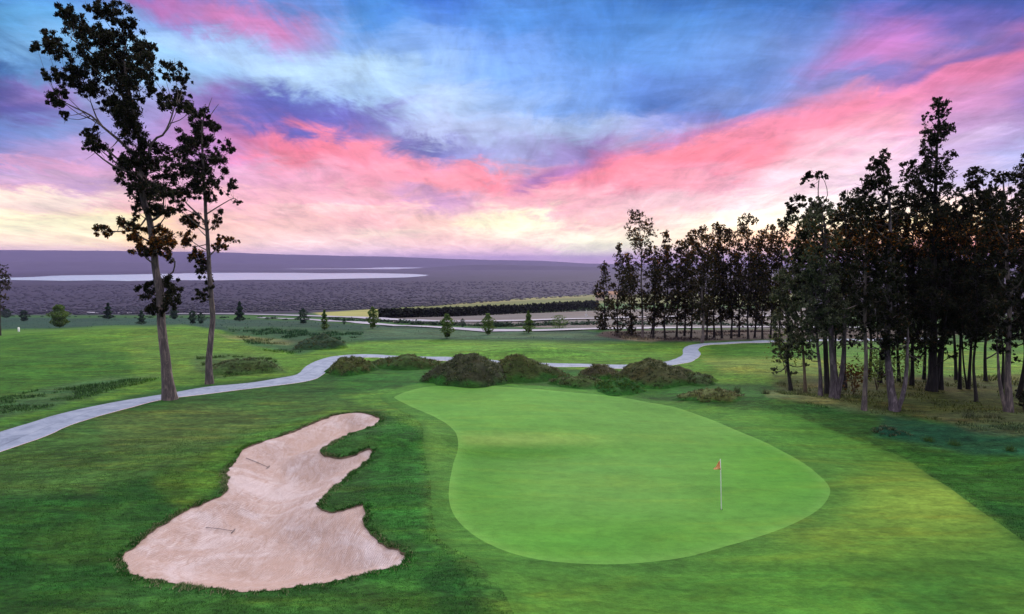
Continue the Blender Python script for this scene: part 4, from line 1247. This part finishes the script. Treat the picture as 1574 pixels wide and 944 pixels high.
# ------------------------------------------------------------------ shaggy mounds
def blade_mesh(P, H, W, lean=0.5, dirn=None):
    n = len(P)
    a = rng.uniform(0, 2 * np.pi, n); s = np.stack([np.cos(a), np.sin(a), np.zeros(n)], 1)
    l = rng.normal(0, lean, (n, 3)); l[:, 2] = 0
    if dirn is not None: l = l + dirn
    up = np.array([0, 0, 1.0]) + l; up /= np.linalg.norm(up, axis=1)[:, None]
    H = H * rng.uniform(.6, 1.3, n)[:, None]; W = W * rng.uniform(.7, 1.2, n)[:, None]
    V = np.stack([P - s * W / 2, P + s * W / 2, P + up * H], 1).reshape(-1, 3)
    return V, np.arange(n * 3).reshape(-1, 3)


def mound(u, vb, hw, h, depth, label, col, blade, nb=3000, bh=.26, power=1.3, skew=0.0, ridge=0):
    """hw, h in photo pixels; the foot of the mound is seen at vb"""
    g = gp(u, vb); k = g[1] / F_PX; wm, hm = hw * k, h * k
    cx, cy = g[0], g[1] + depth * .55
    cx *= cy / g[1]
    wm *= 1.12; depth *= 1.2; hm *= .84
    root = empty('scrub_mound', (float(cx), float(cy), float(hgt(cx, cy))), label, 'mound', None)
    n1, n2 = 70, 36
    A_, B_ = np.meshgrid(np.linspace(0, 2 * math.pi, n1, endpoint=False), np.linspace(0, 1, n2), indexing='ij')

    def surf(ang, rad):
        wob = 1 + .12 * np.sin(ang * 3 + u) + .07 * np.sin(ang * 7 + u * 2)
        X = cx + np.cos(ang) * rad * wm * wob; Y = cy + np.sin(ang) * rad * depth * wob
        s = (X - cx) / wm
        peak = np.clip(1 - rad ** 2.3, 0, 1) ** (power * .55 + .45) * (1 + skew * s)
        lump = fbm(X, Y, wm * .42, int(u) % 50, 3) * .42 + fbm(X, Y, .55, 7, 2) * .10
        Z = hgt(X, Y) - .05 + hm * peak * (1 + lump) 
        return np.stack([X, Y, Z], -1)
    V = surf(A_, B_).reshape(-1, 3)
    i = np.arange(n1)[:, None] * n2 + np.arange(n2 - 1)[None]; j = ((np.arange(n1)[:, None] + 1) % n1) * n2 + np.arange(n2 - 1)[None]
    Fc = np.stack([i, i + 1, j + 1, j], -1).reshape(-1, 4)
    hgtv = (V[:, 2] - hgt(V[:, 0], V[:, 1])) / hm
    t = np.clip((hgtv + .35 * fbm(V[:, 0], V[:, 1], wm * .3, 5, 3) - .12) / .3, 0, 1)[:, None]
    cl = ground_colour(V) * (1 - t) + A(col) * .95 * t * (1 + .45 * fbm(V[:, 0], V[:, 1], .8, 15, 3))[:, None]
    mesh_obj('hummock', V, Fc, M_MOUND, root, smooth=True, col=cl)
    nt = nb // 14                                   # tussocks, each a spray of blades
    an = rng.uniform(0, 2 * math.pi, nt); ra = rng.uniform(0, .98, nt) ** .5
    P0 = surf(an, ra)
    hr = (P0[:, 2] - hgt(P0[:, 0], P0[:, 1])) / hm + .35 * fbm(P0[:, 0], P0[:, 1], wm * .3, 5, 3)
    P0 = P0[hr > .14]; k_ = 20; nt = len(P0)
    off = rng.normal(0, 1, (nt, k_, 3)) * np.array([1, 1, 0]); size = rng.uniform(.5, 1.5, (nt, 1, 1))
    P = (P0[:, None, :] + off * .07 * size).reshape(-1, 3); size = np.repeat(size[:, :, 0], k_, 1).reshape(-1, 1)
    V, Fc = blade_mesh(P - [0, 0, .04], bh * .62 * size, .06, .25, dirn=(off * .55).reshape(-1, 3))
    mesh_obj('long_grass', V, Fc, blade, root)
    return root


MOUNDS = [
 (540,574,36,27,2.0,'brown rounded scrubby mound beside the path, leftmost behind the green',(78,94,60),BLADE_DRY,2600,1.1),
 (622,566,62,20,1.8,'long low scrubby ridge right of the brown mound by the path',(70,92,56),BLADE_DRY,3600,.8),
 (722,589,64,41,3.0,'largest dark grey shaggy mound behind the green',(72,76,66),BLADE_DARK,6500,.75),
 (806,584,62,35,2.6,'brownish mound right of the largest one, tapering to the right',(76,90,58),BLADE_DRY,5000,1.0),
 (921,581,30,20,1.6,'small purplish brown mound in front of the thin path',(84,80,72),BLADE_DRY,2200,1.0),
 (892,594,44,17,1.8,'low dark green hummock left of the small purplish mound',(66,92,52),BLADE_DARK,2600,1.2),
 (950,604,36,22,1.8,'pointed green hummock below the small purplish mound',(52,100,50),BLADE_ROUGH,2600,1.6),
 (1012,590,64,31,2.6,'broad dark shaggy mound right of the pointed hummock',(82,86,66),BLADE_DARK,5200,1.0),
 (1068,590,34,14,1.6,'low tail end mound right of the broad dark one',(66,88,60),BLADE_DARK,1800,1.0),
 (1092,613,50,13,1.6,'low rough hummock with pale tufts right of the mounds',(92,104,66),BLADE_DRY,2000,1.0),
 (492,536,38,20,3.0,'dark bluish scrubby hump beyond the path near the narrow young tree',(52,76,66),BLADE_DARK,2600,1.0),
 (372,572,52,20,2.4,'low greenish scrub patch right of the slimmer gum trunk',(74,96,62),BLADE_DARK,3000,1.0),
 (1366,669,24,10,.8,'small dark teal tussock hump right of the collar',(30,78,66),BLADE_DARK,900,1.0),
]
for (u, vb, hw, h, dp, lab, colr, bl, nb, pw) in MOUNDS:
    mound(u, vb, hw, h, dp, lab, colr, bl, nb, power=pw, skew=(-.35 if u == 806 else -.25 if u == 1012 else 0), bh=.2 if hw < 30 else .27)


def tussock(u, vb, w, h, label, blade=BLADE_DRY, n=160):
    g = gp(u, vb); k = g[1] / F_PX
    P = g + np.stack([rng.normal(0, w * k * .3, n), rng.normal(0, w * k * .3, n), np.zeros(n)], 1)
    V, Fc = blade_mesh(P, h * k, .02, .45)
    o = mesh_obj('grass_tussock', V - g, Fc, blade); o.location = g
    tag(o, label, 'tussock')


for q in [(1427,678,12,9,'pale grass tussock on the right rough, leftmost of three', BLADE_ROUGH), (1467,684,14,9,'pale grass tussock on the right rough, middle of three', BLADE_ROUGH),
          (1553,693,10,10,'pale grass tussock close to the right edge on the rough', BLADE_ROUGH), (1133,604,10,12,'dark tussock standing alone right of the mounds', BLADE_DARK),
          (1177,606,9,9,'small tussock at the left foot of the grove', BLADE_DARK), (1232,607,14,9,'reddish tussock at the foot of the tan stem', BLADE_DRY),
          (1490,640,16,9,'dark tussock in the litter right of the grove front', BLADE_DARK), (1522,642,16,8,'tussock in the litter near the right edge', BLADE_DRY),
          (690,626,6,4,'little tuft left of the slimmer gum foot', BLADE_DARK)][:8]:
    tussock(*q[:5], q[5])


# ------------------------------------------------------------------ grass blades of the near rough
def rough_grass():
    n = 420000
    r = np.sqrt(rng.uniform(15.5 ** 2, 44 ** 2, n)); keepf = rng.uniform(0, 1, n) < np.clip(22 / r, 0, 1) ** 1.0
    r = r[keepf]; a = rng.uniform(-R(41), R(41), len(r)); x, y = r * np.sin(a), r * np.cos(a)
    P2 = np.stack([x, y], 1)
    bad = inside(P2, fair_p) | inside(P2, bunk_p) | inside(P2, path_p)
    P2 = P2[~bad]
    d = pdist(P2, path_p[::3]) if len(P2) else None
    z_ = hgt(P2[:, 0], P2[:, 1]); P = np.column_stack([P2, z_])
    cl = fbm(P2[:, 0], P2[:, 1], .7, 71, 3)
    keep = (cl > -.25) & (d > .15); P = P[keep]; cl = cl[keep]
    c = ground_colour(P)
    V, Fc = blade_mesh(P - [0, 0, .01], (.055 + .04 * np.clip(cl, 0, 1))[:, None], .022, .6)
    cc = np.repeat(c * rng.uniform(.5, 1.9, (len(P), 1)) * (1 + .5 * np.clip(fbm(P[:, 0], P[:, 1], .5, 87, 2), -.6, 1))[:, None], 3, 0)
    m, T, b, out = new_mat('rough_blades')
    at = T.n.new('ShaderNodeAttribute'); at.attribute_name = 'tint'
    T.l.new(at.outputs['Color'], b.inputs['Base Color']); b.inputs['Roughness'].default_value = .8; b.inputs['Specular IOR Level'].default_value = .1
    tag(mesh_obj('rough_grass', V, Fc, m, col=cc), 'longer grass blades of the rough around the bunker', 'grass', kind='stuff')
    # shaggy fringe hanging over the bunker lip
    q = bunk_p; nb = len(q); nx = np.roll(q, -1, 0)
    idx = rng.integers(0, nb, 40000); t = rng.uniform(0, 1, 40000)[:, None]
    p = q[idx] * (1 - t) + nx[idx] * t
    tg = nx[idx] - q[idx]; tg /= np.linalg.norm(tg, axis=1)[:, None] + 1e-9
    nr = np.stack([-tg[:, 1], tg[:, 0]], 1)
    test = inside(p + nr * .06, bunk_p); nr = np.where(test[:, None], nr, -nr)      # pointing into the sand
    p = p - nr * np.abs(rng.normal(0, .16, (40000, 1)))
    patch = fbm(p[:, 0], p[:, 1], .30, 77, 2)
    k = patch > -.15; p = p[k]; nr = nr[k]; patch = patch[k]
    P = np.column_stack([p, hgt(p[:, 0], p[:, 1]) - .005])
    V, Fc = blade_mesh(P, (.08 + .09 * np.clip(patch, 0, 1))[:, None], .026, .45, dirn=np.column_stack([nr * .55, np.zeros(len(nr))]))
    c = ground_colour(P) * rng.uniform(.45, 2.3, (len(P), 1))
    pale = np.clip(fbm(p[:, 0], p[:, 1], 2.2, 79, 2) + np.clip(-(p[:, 0] + 7.5) / 6, -.2, .45), 0, 1)
    dry = (rng.uniform(0, 1, len(P)) < .12 + .5 * pale)[:, None]
    c = np.where(dry, np.array([.30, .30, .17]) * rng.uniform(.7, 1.2, (len(P), 1)), c)
    tag(mesh_obj('edge_grass', V, Fc, m, col=np.repeat(c, 3, 0)), 'shaggy grass fringe along the bunker edge', 'grass', kind='stuff')


rough_grass()


def native_grass():
    polys = [[(-300,488),(100,490),(300,490),(480,495),(560,500),(900,509),(960,516),(960,523),(700,521),(560,524),(430,520),(350,508),(280,500),(150,502),(60,507),(-300,511)],
             [(345,505),(560,512),(540,525),(450,545),(390,535)], [(300,550),(350,547),(420,552),(440,570),(330,582)], [(0,612),(120,588),(250,582),(180,598),(60,630),(-60,650)],
             [(1185,600),(1260,606),(1330,628),(1420,642),(1700,645),(1700,675),(1500,662),(1350,640),(1240,622)], [(930,512),(1190,510),(1190,520),(1060,524),(960,522)],
             [(1190,590),(1240,582),(1400,578),(1700,574),(1700,640),(1450,640),(1300,625)]]
    W = [26000, 9000, 6000, 7000, 9000, 6000, 9000]; PP = []
    for poly, w in zip(polys, W):
        poly = np.array(poly, float); g = ground_at(poly[:, 0], poly[:, 1])[:, :2]
        q = rng.uniform(g.min(0), g.max(0), (w * 3, 2)); q = q[inside(q, g)][:w]
        cl = fbm(q[:, 0], q[:, 1], 2.6, 83, 3); q = q[cl > .02]
        PP.append(q)
    q = np.concatenate(PP); P = np.column_stack([q, hgt(q[:, 0], q[:, 1])])
    r_ = np.hypot(q[:, 0], q[:, 1])
    h = np.interp(r_, [40, 70, 120], [.13, .25, .42]); w_ = np.interp(r_, [40, 120], [.035, .12])
    V, Fc = blade_mesh(P, h[:, None], w_[:, None], .5)
    c = ground_colour(P) * rng.uniform(.45, 1.7, (len(P), 1)) * np.where(rng.uniform(0, 1, (len(P), 1)) < .12, np.array([2.0, 1.7, 1.5]), np.ones(3))
    m, T, b, out = new_mat('native_blades'); at = T.n.new('ShaderNodeAttribute'); at.attribute_name = 'tint'
    T.l.new(at.outputs['Color'], b.inputs['Base Color']); b.inputs['Roughness'].default_value = .9; b.inputs['Specular IOR Level'].default_value = .1
    tag(mesh_obj('native_grass', V, Fc, m, col=np.repeat(c, 3, 0)), 'rough native grasses beyond the mown turf', 'grass', kind='stuff')


native_grass()


# ------------------------------------------------------------------ flagstick, rakes, small things
def golf_flag():
    g = gp(1109, 783); k = g[1] / F_PX
    root = empty('flagstick', tuple(float(q) for q in g), 'white flagstick with small orange flag standing in the hole on the green', 'flagstick')
    top = at_depth(1107.3, 706, g[1])
    acc = acc0(); tube(acc, np.array([g + [0, 0, -.12], (g + top) / 2, top, top + [0, 0, .012]]), [.021, .020, .017, .002], 12)
    tubes_obj('pole', acc, M_POLE, root)
    # pennant hanging a little, folded in depth
    p0 = at_depth(1107.0, 707.5, g[1]); p1 = at_depth(1107.6, 722, g[1]); tip = at_depth(1096.5, 721, g[1])
    n = 12; V = []
    for i in range(n + 1):
        s = i / n
        a = p0 * (1 - s) + tip * s; b = p1 * (1 - s) + tip * s
        w = .045 * math.sin(s * 7.5) * (1 - .3 * s)
        for j in range(7):
            t = j / 6; q = a * (1 - t) + b * t + np.array([0, w + .02 * math.sin(t * 5), -.02 * s * math.sin(t * 3)]); V.append(q)
    Fc = [(i * 7 + j, i * 7 + j + 1, (i + 1) * 7 + j + 1, (i + 1) * 7 + j) for i in range(n) for j in range(6)]
    o = mesh_obj('flag', np.array(V), Fc, M_FLAG, root, smooth=True)
    md = o.modifiers.new('thick', 'SOLIDIFY'); md.thickness = .004
    acc = acc0(); th = np.linspace(0, 2 * math.pi, 25)
    tube(acc, np.array([g + [0, 0, -.1], g + [0, 0, .012]]), [.054, .054], 24)
    tubes_obj('cup', acc, M_CUP, root)


golf_flag()


def rake(u0, v0, u1, v1, label):
    a, b = gp(u0, v0), gp(u1, v1)
    for q in (a, b):
        s = max(0.0, float(sdf(np.array([q[:2]]), bunk_p)[0])); q[2] += float(bunk_h(np.array([q]), np.array([s]))[0]) + .03
    root = empty('bunker_rake', tuple(float(q) for q in a), label, 'rake')
    acc = acc0(); tube(acc, np.array([a, (a + b) / 2 + [0, 0, .015], b]), [.014, .014, .012], 8); tubes_obj('handle', acc, M_RAKE, root)
    d = b - a; d[2] = 0; d /= np.linalg.norm(d); s = np.array([-d[1], d[0], 0])
    acc = acc0(); tube(acc, np.array([b - s * .2, b, b + s * .2]), [.022, .026, .022], 8)
    for t in np.linspace(-.19, .19, 11): tube(acc, np.array([b + s * t, b + s * t - [0, 0, .055]]), [.008, .004], 4)
    tubes_obj('rake_head', acc, M_RAKEH, root)


rake(316, 796, 358, 794.5, 'dark rake lying on the sand in the lower left part of the bunker')
rake(378, 702, 412, 704, 'thin rake lying on the sand in the narrow upper part of the bunker')


def post(u, v, h, w, label, name='marker_post', mat=M_POLE, cat='post'):
    g = gp(u, v); k = g[1] / F_PX; hm, wm = h * k, w * k
    acc = acc0(); tube(acc, np.array([g + [0, 0, -.1], g + [0, 0, hm * .93], g + [0, 0, hm * .93], g + [0, 0, hm]]) - g, [wm / 2, wm / 2, wm / 2 * .98, wm * .15], 10)
    o = mesh_obj(name, np.concatenate(acc['v']), np.concatenate(acc['f']), mat, smooth=False); o.location = g
    tag(o, label, cat)


post(29, 510, 7, 2.6, 'small white marker post on the far left fairway')


def road_sign():
    g = gp(901, 488); k = g[1] / F_PX
    root = empty('road_sign', tuple(float(q) for q in g), 'small pale sign on a post beside the yard left of the far row', 'sign')
    acc = acc0(); tube(acc, np.array([g + [0, 0, -.1], g + [0, 0, 12 * k]]), [.09, .08], 8); tubes_obj('post', acc, M_POLE, root)
    w, h, z0 = 2.0 * k, 3.0 * k, 2.0 * k
    V = [(sx * w, sy * .04 - .12, z0 + sz * h) for sz in (0, 1) for sy in (-1, 1) for sx in (-1, 1)]
    mesh_obj('board', np.array(V) + g, [(0,1,3,2),(4,6,7,5),(0,4,5,1),(2,3,7,6),(0,2,6,4),(1,5,7,3)], M_SIGN, root)


road_sign()


def house(u, vb, wpx, hpx, label):
    g = gp(u, vb); k = g[1] / F_PX; w, h, d = wpx * k, hpx * k, wpx * k * .6
    root = empty('farm_house', tuple(float(q) for q in g), label, 'house')
    hw = h * .62
    V = np.array([(-w/2,0,-.5),(w/2,0,-.5),(w/2,d,-.5),(-w/2,d,-.5),(-w/2,0,hw),(w/2,0,hw),(w/2,d,hw),(-w/2,d,hw),(-w/2,d/2,h*.97),(w/2,d/2,h*.97)]) + g
    mesh_obj('wall', V, [(0,1,5,4),(1,2,6,9,5),(2,3,7,6),(3,0,4,8,7)], M_WALL, root)
    e = .5
    V = []
    for s in (-1, 1):
        for yy, zz in ((-e, hw - e * .6), (d / 2, h)):
            V.append((s * (w / 2 + e), yy, zz))
    for s in (-1, 1):
        for yy, zz in ((d / 2, h), (d + e, hw - e * .6)):
            V.append((s * (w / 2 + e), yy, zz))
    o = mesh_obj('roof', np.array(V) + g + [0, 0, .05], [(0,2,3,1),(4,6,7,5)], M_ROOF, root); md = o.modifiers.new('thick', 'SOLIDIFY'); md.thickness = .2
    for t in (-.3, 0.0, .3):
        x = t * w; ww, wh = w * .05, hw * .2
        V = np.array([(x-ww,-.03,hw*.4),(x+ww,-.03,hw*.4),(x+ww,-.03,hw*.4+wh*2),(x-ww,-.03,hw*.4+wh*2)]) + g
        mesh_obj('window', V, [(0,1,2,3)], M_WIN, root)


house(923, 462, 14, 13, 'pale walled farm building behind the left end of the far tree row')
house(945, 460, 18, 12, 'orange tinted farm building seen between the first trees of the far row')


# ------------------------------------------------------------------ haze
def haze():
    zt = 300.0; zb = -82.0; L = 36000.0
    V = np.array([(sx * L, sy * L, zz) for zz in (zb, zt) for sy in (-1, 1) for sx in (-1, 1)])
    o = mesh_obj('haze', V, [(0,2,3,1),(4,5,7,6),(0,1,5,4),(2,6,7,3),(0,4,6,2),(1,3,7,5)])
    m = bpy.data.materials.new('haze_air'); m.use_nodes = True; T = NT(m.node_tree); T.n.clear()
    out = T.n.new('ShaderNodeOutputMaterial'); pv = T.n.new('ShaderNodeVolumePrincipled')
    pv.inputs['Color'].default_value = (0.50, 0.42, 0.90, 1); pv.inputs['Density'].default_value = 5.5e-5
    pv.inputs['Anisotropy'].default_value = 0.0
    T.l.new(pv.outputs[0], out.inputs['Volume'])
    o.data.materials.append(m)
    tag(o, 'lilac evening haze over the plain', kind='stuff')


haze()
